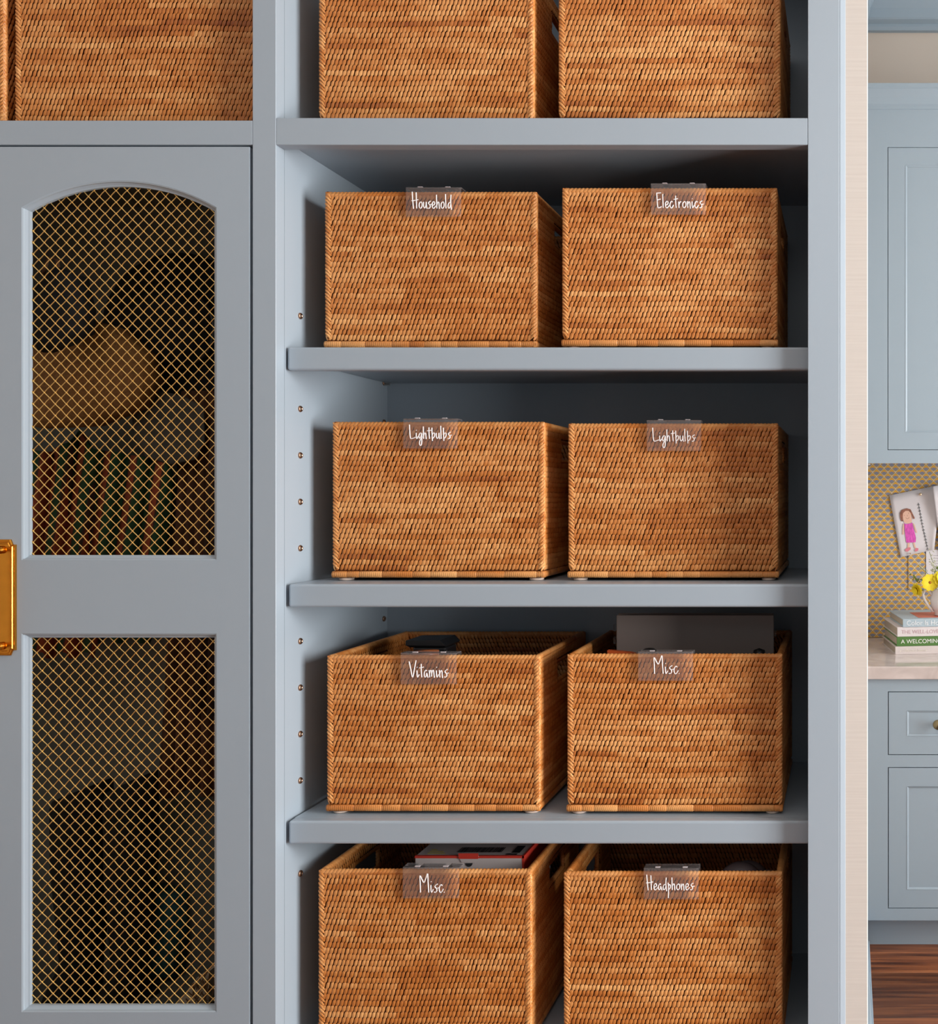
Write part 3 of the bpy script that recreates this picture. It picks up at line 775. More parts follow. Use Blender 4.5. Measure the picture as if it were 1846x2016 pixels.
def folds(name, xs, z0, z1, y, mat, parent, amp=.012, nf=5):
    b = bmesh.new(); n = 48; rr_ = []
    for j in range(7):
        t = j / 6; rw = []
        for i in range(n + 1):
            u = i / n; px = xs[0] * (1 - u) + xs[1] * u + (1 - u) * 26 * (1 - t) - 20 * t * (1 - u)
            yy = y + amp * math.sin(u * nf * 2 * math.pi + .4 * math.sin(t * 3)) * (.35 + .65 * t)
            rw.append(b.verts.new((WX(px, y), yy, WZ(z0 * (1 - t) + z1 * t + (10 * math.sin(u * 9) if j == 6 else 0), y))))
        rr_.append(rw)
    for j in range(6):
        for i in range(n): b.faces.new((rr_[j][i], rr_[j][i + 1], rr_[j + 1][i + 1], rr_[j + 1][i]))
    me = bpy.data.meshes.new(name); b.to_mesh(me); b.free(); me.polygons.foreach_set('use_smooth', [True] * len(me.polygons))
    o = put(name, me, mat, parent); o.modifiers.new('thick', 'SOLIDIFY').thickness = .004; return o
M_coat = plain('brown_wool', (.09, .036, .018), .9, noise=.35, nscale=12, stretch=(6, 1, .4))
cj = empty('brown_coat', tuple(lp(385, 1640, .28)), 'dark brown coat hanging in long folds at the right behind the mesh', 'coat')
folds('coat_body', (330, 440), 770, 1560, .28, M_coat, cj)
folds('coat_sleeve', (395, 425), 820, 1400, .245, plain('brown_wool_dark', (.04, .018, .012), .9), cj, .006, 2)
for i, (a, b_, tp, lab) in enumerate(((70, 172, 1570, 'left tall black boot standing behind the lower mesh'), (178, 262, 1555, 'right tall black boot standing behind the lower mesh'))):
    bt = empty('tall_boot', tuple(lp((a + b_) / 2, 1940, .25)), lab, 'boot', 'black boots in the locker')
    y_ = .21; base = ZD0 - .0015
    x0_, x1_ = WX(a, y_), WX(b_, y_); cx = (x0_ + x1_) / 2; hw_ = (x1_ - x0_) / 2; zt_ = WZ(tp, y_)
    lps = []
    for (z, sx_, dy, sy) in ((base + .02, .62, -.01, .075), (base + .05, .66, 0, .06), (base + .09, .60, .02, .042), (base + .16, .78, .02, .045), (base + .26, .98, .02, .05), (zt_ - .03, 1.0, .02, .052), (zt_, .92, .022, .05)):
        lps.append([(cx + hw_ * sx_ * math.cos(2 * math.pi * k / 20), y_ + .03 + dy + sy * math.sin(2 * math.pi * k / 20), z + (.018 * math.cos(2 * math.pi * k / 20) if z == zt_ else 0)) for k in range(20)])
    b = MB(); b.loft(lps, capends=True); b.build('shaft', M_blackcloth, bt, smooth=True)
    MB().box(cx - hw_ * .6, cx + hw_ * .6, y_ - .06, y_ + .1, base, base + .02, .006, 2).build('sole', M_black, bt)
tb = empty('teal_bag', tuple(lp(270, 1945, .28)), 'dark teal bag on the locker floor behind the lower mesh', 'bag')
outline_solid('bag_body', [(238, 1768), (290, 1755), (335, 1770), (338, 1860), (330, 1935), (262, 1938), (250, 1850)], .325, .385, plain('teal_cloth', (.022, .09, .10), .7, noise=.3, nscale=30), tb)
MB().tube([lp(255, 1775, .35), lp(262, 1725, .35), lp(300, 1712, .35), lp(322, 1772, .35)], .003, 6).build('bag_handle', M_blackcloth, tb, smooth=True)
pg = empty('pale_stone', tuple(lp(395, 1975, .16)), 'pale beige folded cloth with dry twigs at the lower right corner behind the mesh', 'cloth')
z0_ = ZD0 - .0015
b = MB(); xa, xb = WX(345, .12), WX(440, .12)
b.prism([(xa, z0_), (xb, z0_), (xb, z0_ + .150), (xb - .02, z0_ + .140), (xa + .022, z0_ + .085), (xa, z0_ + .055)], .08, .2)
b.build('folded_cloth', plain('beige_cloth', (.42, .34, .25), .9, noise=.15, nscale=40), pg)
tw = MB()
for i in range(26):
    px0, py0 = random.uniform(375, 424), random.uniform(1930, 1985)
    tw.tube([lp(px0, py0, .07), lp(px0 + random.uniform(-18, 18), py0 - random.uniform(6, 34), .065)], .0011, 5)
o = tw.build('twigs', plain('dry_twig', (.16, .08, .03), .8), pg); tag(o, kind='stuff')
pg.name = 'folded_cloth_bundle'

# ------------------------------------------------------------------ rattan baskets
# stitch template: 3 across x 5 along, S-bent so each strand meets the next one up
TU = np.array([-1, 0, 1.0]); TV = np.array([-1, -.62, 0, .62, 1.0])
TW = np.array([.42, .80, .88, .80, .42]); TH = np.array([.42, .90, 1.05, .90, .42]); TS = np.array([-.31, -.12, 0, .12, .31])
def stitch_block(org, u, v, n, cu, cv, pu, hv, h, slant=None, wid=1.0, jit=.06, ang=None):
    """org + cu*u + cv*v centres; pu = pitch, hv = half length; returns verts (N,15,3)"""
    N_ = len(cu)
    U = np.zeros((N_, 5, 3)); V = np.zeros((N_, 5, 3)); Hh = np.zeros((N_, 5, 3))
    sw = (slant if slant is not None else np.ones(N_))
    wj = 1 + rng.normal(0, jit, N_); lj = 1 + rng.normal(0, jit * .6, N_)
    for a in range(5):
        for b in range(3):
            U[:, a, b] = TS[a] * pu * sw + TU[b] * TW[a] * pu * .5 * wid * wj
            V[:, a, b] = TV[a] * hv * lj
            Hh[:, a, b] = TH[a] * h * (1.0 if b == 1 else .42)
    if ang is not None:
        ca, sa = np.cos(ang)[:, None, None], np.sin(ang)[:, None, None]
        U, V = U * ca - V * sa, U * sa + V * ca
    U += cu[:, None, None] + rng.normal(0, pu * .04, N_)[:, None, None]; V += cv[:, None, None] + rng.normal(0, hv * .03, N_)[:, None, None]
    P_ = np.asarray(org)[None, None, None, :] + U[..., None] * np.asarray(u) + V[..., None] * np.asarray(v) + Hh[..., None] * np.asarray(n)
    return P_.reshape(N_, 15, 3)
SQ = np.array([[a * 3 + b, a * 3 + b + 1, (a + 1) * 3 + b + 1, (a + 1) * 3 + b] for a in range(4) for b in range(2)])
def blocks_to_mesh(name, blocks, tones, flips=None):
    V = np.concatenate([b.reshape(-1, 3) for b in blocks]); n = len(V) // 15
    F = (SQ[None] + (np.arange(n) * 15)[:, None, None]).reshape(-1, 4)
    if flips is not None:
        fl = np.repeat(np.concatenate(flips), 8); F[fl] = F[fl][:, ::-1]
    T = np.repeat(np.concatenate(tones), 15)
    return np_mesh(name, V, F, T)
def row_tones(nr, nc, seed):
    g = np.random.default_rng(seed); T = np.zeros((nr, nc)); prev = .5
    for r in range(nr):
        c = -int(g.integers(0, 10))
        base = .58 + g.normal(0, .07)
        while c < nc:
            L = int(g.integers(8, 34)); k = g.random()
            t = base + (g.normal(-.17, .06) if k < .20 else (g.normal(.10, .05) if k < .45 else g.normal(0, .05)))
            T[r, max(c, 0):c + L] = t; c += L
    for r in range(1, nr):
        m_ = g.random() < .45
        if m_: T[r] = T[r] * .5 + T[r - 1] * .5
    return T + g.normal(0, .05, T.shape)
def make_basket(w, d, h, seed, band=True, slot=True, PU=.00675, RH=.0091):
    """local frame: x across, y into the cabinet (front at 0), z up from the feet"""
    t = .0075; zf = .0045 if band else .0; zb = .0135 + zf if band else .002; ztop = h - .006
    nr = int(round((ztop - zb) / RH)); rh = (ztop - zb) / nr
    sx0, sx1, sz0, sz1 = d * .36, d * .68, h - .066, h - .030      # hand slot in the two ends
    parts = {}
    core = MB(); e = .0016  # added dark shell behind the stitches, its colour shades the holes
    core.box(e, w - e, e, t - e, zf + .004, ztop); core.box(e, w - e, d - t + e, d - e, zf + .004, ztop)
    for xa, xb in ((e, t - e), (w - t + e, w - e)):
        if slot:
            core.box(xa, xb, t - e, d - t + e, zf + .004, sz0); core.box(xa, xb, t - e, d - t + e, sz1, ztop)
            core.box(xa, xb, t - e, sx0, sz0, sz1); core.box(xa, xb, sx1, d - t + e, sz0, sz1)
        else: core.box(xa, xb, t - e, d - t + e, zf + .004, ztop)
    core.box(t, w - t, t, d - t, zf + .004, zf + .010)
    parts['core'] = core.mesh('core')
    faces = [  # org, u, length, normal, is side, pulls
        ((0, 0, 0), (1, 0, 0), w, (0, -1, 0), False), ((w, 0, 0), (0, 1, 0), d, (1, 0, 0), True),
        ((w, d, 0), (-1, 0, 0), w, (0, 1, 0), False), ((0, d, 0), (0, -1, 0), d, (-1, 0, 0), True)]
    bl, tn, fl = [], [], []
    for inner in (0, 1):
        for fi, (o_, u_, Ln, n_, side) in enumerate(faces):
            o_ = np.array(o_, float); n_ = np.array(n_, float)
            if inner: o_ = o_ - n_ * t; n_ = -n_
            else: o_ = o_ - n_ * .0018
            o_ = o_.copy()
            nc = int(round((Ln - .012) / PU)); pu = (Ln - .012) / nc
            R_, C_ = np.meshgrid(np.arange(nr), np.arange(nc), indexing='ij')
            cu = .006 + (C_ + .25 + .5 * (R_ % 2)) * pu; cv = zb + (R_ + .5) * rh
            wob = .0009 * np.sin(cu * 21 + seed + fi) ; cv = cv + wob
            T = row_tones(nr, nc, seed * 10 + fi + inner * 4)
            uu = cu.ravel(); vv = cv.ravel(); tt = T.ravel()
            keep = (uu < Ln - .004)
            if side and slot:
                us = uu if u_[1] > 0 else d - uu
                keep &= ~((us > sx0 - .002) & (us < sx1 + .002) & (vv > sz0 - .003) & (vv < sz1 + .003))
            uu, vv, tt = uu[keep], vv[keep], tt[keep]
            blk = stitch_block(o_, u_, (0, 0, 1), n_, uu, vv, pu, rh * .60, .0025, wid=1.0)
            # the hand-woven wall swells gently
            sw = .0022 * np.sin(np.pi * uu / Ln) * np.sin(np.pi * (vv - zb) / (ztop - zb)) * (0 if inner else 1)
            blk += (sw[:, None, None] * n_[None, None, :])
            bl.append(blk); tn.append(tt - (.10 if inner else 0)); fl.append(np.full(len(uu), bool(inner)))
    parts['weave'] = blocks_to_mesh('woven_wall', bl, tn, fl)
    # braided corners: two slanted strands per step
    bl, tn = [], []
    for (cx, cy, nx, ny) in ((0, 0, -1, -1), (w, 0, 1, -1), (w, d, 1, 1), (0, d, -1, 1)):
        zs = np.arange(zb + .004, ztop, .0062)
        n45 = np.array((nx, ny, 0)) / math.sqrt(2)
        for (nn, uu_, offu, sg) in (((0, ny, 0), (1, 0, 0), -nx * .0042, nx), ((nx, 0, 0), (0, 1, 0), -ny * .0042, ny), (tuple(n45), (-n45[1], n45[0], 0), 0.0, 0)):
            if sg == 0:
                a_ = np.full(len(zs), .62); a_[::2] = .62
                base = np.array((cx, cy, 0)) - n45 * .0028
                bl.append(stitch_block(base, uu_, (0, 0, 1), nn, np.zeros(len(zs)) + .0002, zs, .0048, .0062, .0026, slant=np.zeros(len(zs)), ang=-a_ if (nx * ny) < 0 else a_))
            else:
                base = np.array((cx, cy, 0.0)) + np.array(uu_) * offu - np.array(nn) * .0012
                an = np.full(len(zs), -.72 * (sg if nn[1] == 0 else sg) * (1 if ny < 0 or nn[1] == 0 else 1))
                bl.append(stitch_block(base, uu_, (0, 0, 1), nn, np.zeros(len(zs)), zs + .0031, .0048, .0074, .0030, slant=np.zeros(len(zs)), ang=an))
            tn.append(np.clip(rng.normal(.66, .10, len(zs)), .2, 1))
    parts['corner'] = blocks_to_mesh('corner_braid', bl, tn)
    # wrapped rim: strips arching over the top edge
    V, F, T = [], [], []; base = 0
    def wrap(p0, p1, r, pitch, flat=1.0, slant=.5, tone=.62):
        nonlocal base
        p0, p1 = np.array(p0, float), np.array(p1, float); ax = p1 - p0; L = np.linalg.norm(ax); ax /= L
        side_ = np.cross(ax, (0, 0, 1)); 
        if np.linalg.norm(side_) < .1: side_ = np.array((0, 1.0, 0)) if abs(ax[1]) < .5 else np.array((1.0, 0, 0))
        side_ /= np.linalg.norm(side_); up_ = np.cross(side_, ax)
        n_ = max(2, int(L / pitch)); pt = L / n_
        th = np.linspace(0, 2 * np.pi, 11)
        tt = tone
        for i in range(n_):
            if i % 7 == 0: tt = tone + rng.normal(0, .08)
            for bidx, bo in enumerate((-.5, 0, .5)):
                rr = r * (1.0 if bidx == 1 else .80)
                c_ = p0 + ax * ((i + .5) * pt)
                for a in th:
                    V.append(c_ + ax * (bo * pt + slant * pt * math.sin(a)) + side_ * rr * flat * math.cos(a) + up_ * rr * math.sin(a))
            for b_ in range(2):
                for a in range(10):
                    k_ = base + b_ * 11 + a; F.append((k_, k_ + 1, k_ + 12, k_ + 11))
            T.extend([tt + rng.normal(0, .04)] * 33); base += 33
    zr = h - .0058; o5 = .0040
    wrap((.002, o5, zr), (w - .002, o5, zr), .0057, PU * .95)
    wrap((w - o5, .002, zr), (w - o5, d - .002, zr), .0057, PU * .95)
    wrap((w - .002, d - o5, zr), (.002, d - o5, zr), .0057, PU * .95)
    wrap((o5, d - .002, zr), (o5, .002, zr), .0057, PU * .95)
    for (cx, cy) in ((o5, o5), (w - o5, o5), (w - o5, d - o5), (o5, d - o5)):   # rounded corner ends
        for a in range(6):
            for k in range(10):
                th_, ph_ = math.pi * a / 5, 2 * math.pi * k / 10
                V.append(np.array((cx, cy, zr - .0004)) + .0060 * np.array((math.sin(th_) * math.cos(ph_), math.sin(th_) * math.sin(ph_), math.cos(th_))))
        for a in range(5):
            for k in range(10): F.append((base + a * 10 + k, base + (a + 1) * 10 + k, base + (a + 1) * 10 + (k + 1) % 10, base + a * 10 + (k + 1) % 10))
        T.extend([.6] * 60); base += 60
    parts['rim'] = np_mesh('wrapped_rim', V, F, T)
    if slot:
        for si, x in enumerate((o5, w - o5)):
            V, F, T = [], [], []; base = 0
            for z in (sz0, sz1): wrap((x, sx0 - .002, z), (x, sx1 + .002, z), .0044, .005, 1.1, .2, .45)
            for yv in (sx0, sx1): wrap((x, yv, sz0), (x, yv, sz1), .0044, .005, 1.1, .2, .45)
            parts['slot_binding%d' % si] = np_mesh('slot_binding', V, F, T)
    if band:
        V, F, T = [], [], []; base = 0
        zbb = zf + .0060
        def strip(p0, p1):
            nonlocal base
            p0, p1 = np.array(p0, float), np.array(p1, float); ax = p1 - p0; L = np.linalg.norm(ax); ax /= L
            n_ = np.array((ax[1], -ax[0], 0)); x = 0
            x = -.0022; L = L + .0022
            while x < L - 1e-6:
                sl = min(rng.uniform(.02, .055), L - x)
                if L - x - sl < .012: sl = L - x
                pr_ = [(-.004, -.0056), (.0006, -.0052), (.0024, -.002), (.0024, .002), (.0006, .0052), (-.004, .0056)]
                t_ = .62 + rng.normal(0, .10)
                for s_, sc_ in ((x, .86), (x + .0012, 1), (x + sl - .0012, 1), (x + sl, .86)):
                    for (a_, b_) in pr_:
                        V.append(p0 + ax * s_ + n_ * (a_ * sc_) + np.array((0, 0, zbb + b_ * sc_)))
                for s_ in range(3):
                    for a_ in range(5):
                        k_ = base + s_ * 6 + a_; F.append((k_, k_ + 6, k_ + 7, k_ + 1))
                F.append((base, base + 1, base + 4, base + 5)); F.append((base + 1, base + 2, base + 3, base + 4))
                F.append((base + 23, base + 22, base + 19, base + 18)); F.append((base + 22, base + 21, base + 20, base + 19))
                T.extend([t_] * 24); base += 24; x += sl
        strip((0, 0, 0), (w, 0, 0)); strip((w, 0, 0), (w, d, 0)); strip((w, d, 0), (0, d, 0)); strip((0, d, 0), (0, 0, 0))
        parts['base_band'] = np_mesh('base_band', V, F, T)
    return parts, (w, d, h, band)
M_band = rattan('cane_wrap'); 
nt = M_band.node_tree
wv = nt.nodes.new('ShaderNodeTexWave'); wv.inputs['Scale'].default_value = 190; wv.bands_direction = 'DIAGONAL'
tc_ = nt.nodes.new('ShaderNodeTexCoord'); mp_ = nt.nodes.new('ShaderNodeMapping'); mp_.inputs['Scale'].default_value = (1, 1, .0)
nt.links.new(tc_.outputs['Object'], mp_.inputs[0]); nt.links.new(mp_.outputs[0], wv.inputs[0])
bmp = nt.nodes.new('ShaderNodeBump'); bmp.inputs['Strength'].default_value = .5; bmp.inputs['Distance'].default_value = .0006
nt.links.new(wv.outputs[0], bmp.inputs['Height']); nt.links.new(bmp.outputs[0], nt.nodes['Principled BSDF'].inputs['Normal'])

W0, D0, H0 = .358, .297, .2745
foot_me = MB().lathe([(.011, 0), (.012, .001), (.012, .0035), (.010, .0046)], (0, 0, 0), 16).mesh('foot', True); foot_me.materials.append(M_foot)
VARS = [make_basket(W0, D0, H0, 3), make_basket(W0, D0, H0, 8), make_basket(W0, D0, H0, 15)]
BIG = make_basket(.408, .300, H0 + .01, 21, band=False)
for vv in VARS + [BIG]:
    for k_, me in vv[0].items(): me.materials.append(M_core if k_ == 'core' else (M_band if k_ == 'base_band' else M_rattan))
NAMES = {'core': 'hole_shade_shell', 'weave': 'woven_wall', 'corner': 'corner_braid', 'rim': 'wrapped_rim', 'slot_binding0': 'hand_slot_edge', 'slot_binding1': 'hand_slot_edge', 'base_band': 'base_band'}
def place_basket(var, x0, x1, ztop, zbase, yf, label, group, rz=0.0, dscale=1.0):
    parts, (w, d, h, band) = var
    r = empty('rattan_basket', (x0, yf, zbase), label, 'basket', group, rz=rz)
    r.scale = ((x1 - x0) / w, dscale, (ztop - zbase) / h)
    for k_, me in parts.items():
        o = bpy.data.objects.new(NAMES[k_], me); C.objects.link(o); o.parent = r
        if k_ in ('weave', 'corner', 'rim', 'slot_binding0', 'slot_binding1'): o['kind'] = 'stuff'
    if band:
        for fx_ in (.016, w - .016):
            for fy_ in (.014, d - .014):
                o = bpy.data.objects.new('foot', foot_me); C.objects.link(o); o.parent = r; o.location = (fx_, fy_, 0)
    return r
YB = .066
G = 'rattan baskets on the open shelves'
shelf_z = {1: zr1, 2: SHZ[0], 3: SHZ[1], 4: SHZ[2], 5: EYE - .93}
spec = [
 (1, 629, 1049, None, .050, 0, 'left rattan basket on the top shelf, cut by the upper edge of the picture'),
 (1, 1101, 1534, None, .045, 1, 'right rattan basket on the top shelf, beside the right stile'),
 (2, 641, 1055, 376, .066, 2, 'rattan basket with the clear tag reading Household'),
 (2, 1108, 1528, 368.5, .050, 0, 'rattan basket with the clear tag reading Electronics'),
 (3, 656, 1070, 829.5, .092, 1, 'left of the two rattan baskets tagged Lightbulbs'),
 (3, 1120, 1530, 832.5, .092, 2, 'right of the two rattan baskets tagged Lightbulbs'),
 (4, 645, 1061, 1289, .062, 0, 'open rattan basket with the clear tag reading Vitamins'),
 (4, 1118, 1538, 1286.5, .060, 1, 'rattan basket tagged Misc. with a dark grey folder standing in it'),
 (5, 628, 1044, 1711, .052, 2, 'rattan basket tagged Misc. holding a white box with red edges'),
 (5, 1111, 1538, 1715.5, .048, 0, 'rattan basket with the clear tag reading Headphones'),
]
BK_ = {}
for i, (lv, a, b_, tp, yf, vi, lab) in enumerate(spec):
    zb_ = shelf_z[lv] + .0002
    zt_ = zb_ + .277 if tp is None else WZ(tp, yf)
    xa, xb = WX(a, yf), WX(b_, yf)
    BK_[i] = (place_basket(VARS[vi], xa, xb, zt_, zb_, yf, lab, G), xa, xb, zt_, yf)
place_basket(BIG, WX(31, .035), -.980, zl1 + .29, zl1 + .0002, .035, 'wide rattan basket above the brass-mesh door, filling the upper left bay', 'wide rattan baskets above the locker')
place_basket(BIG, -1.826, WX(8, .035), zl1 + .29, zl1 + .0002, .035, 'rattan basket at the far upper left corner, mostly outside the picture', 'wide rattan baskets above the locker')
print('baskets ok')

# ------------------------------------------------------------------ handwritten tags
GL = {
 'H': (1.02, [[(.08, 2.45), (.16, 1.2), (.28, -.05)], [(.68, 2.35), (.72, 1.1), (.76, 0)], [(.0, 1.12), (.45, 1.17), (1.0, 1.3)]]),
 'E': (.85, [[(.75, 2.3), (.25, 2.25), (.12, 2.2), (.18, 1.2), (.25, .2), (.40, .0), (.85, .2)], [(.18, 1.2), (.7, 1.35)]]),
 'L': (.95, [[(.05, 2.3), (.10, 1.2), (.18, .25), (.35, .02), (.75, .15), (1.0, .25)]]),
 'V': (.95, [[(.0, 2.2), (.25, 1.0), (.48, .0), (.75, 1.3), (.95, 2.35)]]),
 'M': (1.35, [[(.15, 0), (.12, 1.2), (.08, 2.2), (.35, 1.7), (.6, 1.3), (.85, 1.9), (1.05, 2.45), (1.12, 1.2), (1.2, 0)]]),
 'o': (.66, [[(.42, .98), (.15, .75), (.12, .25), (.32, .02), (.55, .3), (.55, .75), (.40, .98)]]),
 'u': (.66, [[(.12, .95), (.12, .35), (.28, .05), (.48, .4), (.52, .95), (.56, .3), (.66, -.05)]]),
 's': (.66, [[(.55, 1.1), (.28, .92), (.22, .72), (.42, .5), (.46, .22), (.30, .02), (.12, .05)], [(.42, .5), (.72, .62)]]),
 'e': (.66, [[(.15, .42), (.45, .6), (.48, .88), (.30, 1.0), (.12, .7), (.14, .2), (.34, .0), (.68, .4)]]),
 'h': (.68, [[(.1, 2.0), (.12, 1.0), (.16, 0)], [(.14, .5), (.30, .92), (.46, .85), (.50, .4), (.54, -.05)]]),
 'l': (.40, [[(.12, 2.1), (.15, 1.0), (.2, 0)]]),
 'd': (.68, [[(.5, .85), (.28, .85), (.1, .45), (.18, .05), (.38, .15), (.52, .6)], [(.55, 2.0), (.5, 1.0), (.62, -.2)]]),
 'c': (.62, [[(.5, .88), (.3, 1.0), (.1, .6), (.15, .12), (.35, .0), (.62, .45)]]),
 't': (.60, [[(.28, 1.85), (.28, 1.0), (.36, 0)], [(.02, 1.3), (.3, 1.33), (.62, 1.42)]]),
 'r': (.58, [[(.1, .95), (.14, .5), (.18, 0)], [(.15, .5), (.3, .88), (.5, .92)]]),
 'n': (.66, [[(.1, 1.0), (.14, .5), (.18, 0)], [(.15, .5), (.34, .92), (.46, .8), (.50, .3), (.54, -.1)]]),
 'm': (.95, [[(.08, 1.0), (.12, .5), (.16, 0)], [(.13, .5), (.28, .95), (.40, .8), (.42, .1)], [(.42, .5), (.58, .98), (.70, .8), (.76, .3), (.80, -.05)]]),
 'i': (.42, [[(.12, .95), (.14, .3), (.22, .02), (.42, .4)], [(.13, 1.42), (.17, 1.36)]]),
 'g': (.66, [[(.5, .88), (.28, .92), (.1, .5), (.2, .08), (.4, .3), (.54, .9), (.54, .1), (.5, -.8), (.32, -1.1), (.18, -.75), (.3, -.2), (.66, .35)]]),
 'b': (.66, [[(.12, 1.8), (.14, .8), (.2, -.35)], [(.16, .65), (.36, .95), (.55, .8), (.48, .35), (.22, .05)]]),
 'p': (.60, [[(.15, 1.15), (.2, .2), (.18, -1.3)], [(.16, .6), (.36, .85), (.5, .6), (.4, .2), (.2, .1)]]),
 'a': (.68, [[(.45, .85), (.3, .98), (.1, .6), (.14, .08), (.34, .1), (.44, .6), (.5, .3), (.62, -.05)]]),
 '.': (.3, [[(.08, .05), (.14, .0)]]),
}
def smooth_pts(p, n=4):
    if len(p) < 3: return p
    out = []; q = [p[0]] + list(p) + [p[-1]]
    for i in range(1, len(q) - 2):
        for k in range(n):
            t = k / n; r = []
            for ax in (0, 1):
                a, b_, c_, d_ = q[i - 1][ax], q[i][ax], q[i + 1][ax], q[i + 2][ax]
                r.append(.5 * (2 * b_ + (c_ - a) * t + (2 * a - 5 * b_ + 4 * c_ - d_) * t * t + (3 * b_ - a - 3 * c_ + d_) * t ** 3))
            out.append(tuple(r))
    out.append(p[-1]); return out
def make_tag(bi, word, px0, px1, py0, py1, tx0, tx1, base, cap, lab):
    bk, xa, xb, zt_, yf = BK_[bi]
    y = yf - .0062
    x0, x1 = WX(px0, y), WX(px1, y); zb_ = WZ(py1, y); zt2 = max(zt_ + .0042, WZ(py0, y))
    r = empty('label_clip', ((x0 + x1) / 2, y, zb_), lab, 'label', 'clear acrylic tags clipped on the basket rims')
    tilt = 0
    MB().box(x0, x1, y - .0016, y, zb_, zt2, .0007, 2).build('plate', M_acrylic, r)
    # top fold resting on the rim, with two windows and a tongue inside the basket
    L = x1 - x0; cb = MB(); y2 = yf + .0125; za, zb2 = zt2 - .0015, zt2
    ya = y + .0002
    for u0, u1 in ((0, .2), (.3, .7), (.8, 1.0)): cb.box(x0 + L * u0, x0 + L * u1, ya, y2, za, zb2)
    cb.box(x0, x1, ya, ya + .003, za - .0002, zb2 - .0003)
    cb.box(x0, x1, y2, y2 + .0015, zb2 - .022, zb2)
    cb.build('clip_fold', M_acrylic, r)
    for u0 in (.205, .705): MB().box(x0 + L * u0, x0 + L * (u0 + .09), ya, ya + .004, zb2 + .0001, zb2 + .0016, .0004, 1).build('clip_tab', M_frost, r)
    adv = sum(GL[c][0] for c in word); X0_, X1_ = WX(tx0, y), WX(tx1, y); sx = (X1_ - X0_) / adv
    zb3, zc3 = WZ(base, y), WZ(cap, y); sz = (zc3 - zb3) / 2.4
    m = MB(); cx = X0_
    for ch in word:
        for st_ in GL[ch][1]:
            pts = smooth_pts(st_)
            m.tube([(cx + p[0] * sx, y - .0020, zb3 + p[1] * sz) for p in pts], .00088, 6)
        cx += GL[ch][0] * sx
    m.build('lettering', M_white, r)
    return r
TG = [
 (2, 'Household', 799, 908, 371, 427, 811, 890, 411, 379, 'clear tag with white handwriting Household'),
 (3, 'Electronics', 1281, 1389, 365, 423, 1291, 1384, 410, 379, 'clear tag with white handwriting Electronics'),
 (4, 'Lightbulbs', 794, 901, 826, 883, 806, 889, 864, 835, 'clear tag with white handwriting Lightbulbs on the left basket'),
 (5, 'Lightbulbs', 1273, 1380, 832, 888, 1284, 1369, 869, 841, 'clear tag with white handwriting Lightbulbs on the right basket'),
 (6, 'Vitamins', 789, 899, 1288, 1347, 806, 883, 1333, 1299, 'clear tag with white handwriting Vitamins'),
 (7, 'Misc.', 1256, 1364, 1283, 1340, 1286, 1340, 1326, 1291, 'clear tag with white handwriting Misc. under the dark grey folder'),
 (8, 'Misc.', 793, 904, 1707, 1768, 826, 878, 1756, 1720, 'clear tag with white handwriting Misc. under the white box'),
 (9, 'Headphones', 1267, 1375, 1709, 1770, 1272, 1366, 1751, 1722, 'clear tag with white handwriting Headphones'),
]
for t_ in TG: make_tag(*t_)
print('tags ok')

# ------------------------------------------------------------------ what the open baskets hold
def prop_box(name, px0, px1, py_top, y, dep, floor_z, mat, label, cat, bev=.004, lid=None):
    x0, x1 = WX(px0, y), WX(px1, y)
    r = empty(name, ((x0 + x1) / 2, y + dep / 2, floor_z), label, cat)
    MB().box(x0, x1, y, y + dep, floor_z, WZ(py_top, y), bev, 3).build('body', mat, r)
    return r
f4 = SHZ[1] ; f5 = SHZ[2]
fl4 = SHZ[2] + .0165; fl5 = EYE - .93 + .0165
# black bottle with flared cap in the Vitamins basket
yv = .150
r = empty('vitamin_bottle', (WX(842, yv), yv + .03, fl4), 'black box-shaped bottle with a wide cap in the Vitamins basket', 'bottle')
x0, x1 = WX(812, yv), WX(878, yv)
MB().box(x0, x1, yv, yv + .05, fl4, WZ(1274, yv), .004, 2).build('bottle_body', M_black, r)
capm = MB(); a0, a1, zA, zB = WX(802, yv), WX(880, yv), WZ(1274, yv) + .0003, WZ(1260, yv)
capm.loft([[(a0 + .006, yv - .004, zA), (a1 - .002, yv - .004, zA), (a1 - .002, yv + .056, zA), (a0 + .006, yv + .056, zA)],
           [(a0, yv - .008, zA + .004), (a1, yv - .008, zA + .003), (a1, yv + .060, zA + .003), (a0, yv + .060, zA + .004)],
           [(a0, yv - .008, zB), (a1 - .010, yv - .008, zB + .001), (a1 - .010, yv + .06, zB + .001), (a0, yv + .06, zB)]], capends=True)
capm.build('bottle_cap', M_black, r)
lid = MB().lathe([(.020, 0), (.022, .004), (.022, .010), (.0, .012)], (WX(840, .11), .105, WZ(1292, .11)), 20).build('orange_lid', plain('amber_plastic', (.35, .10, .03), .35), smooth=True)
lid.data.transform(Matrix.Translation((0, 0, 0)))
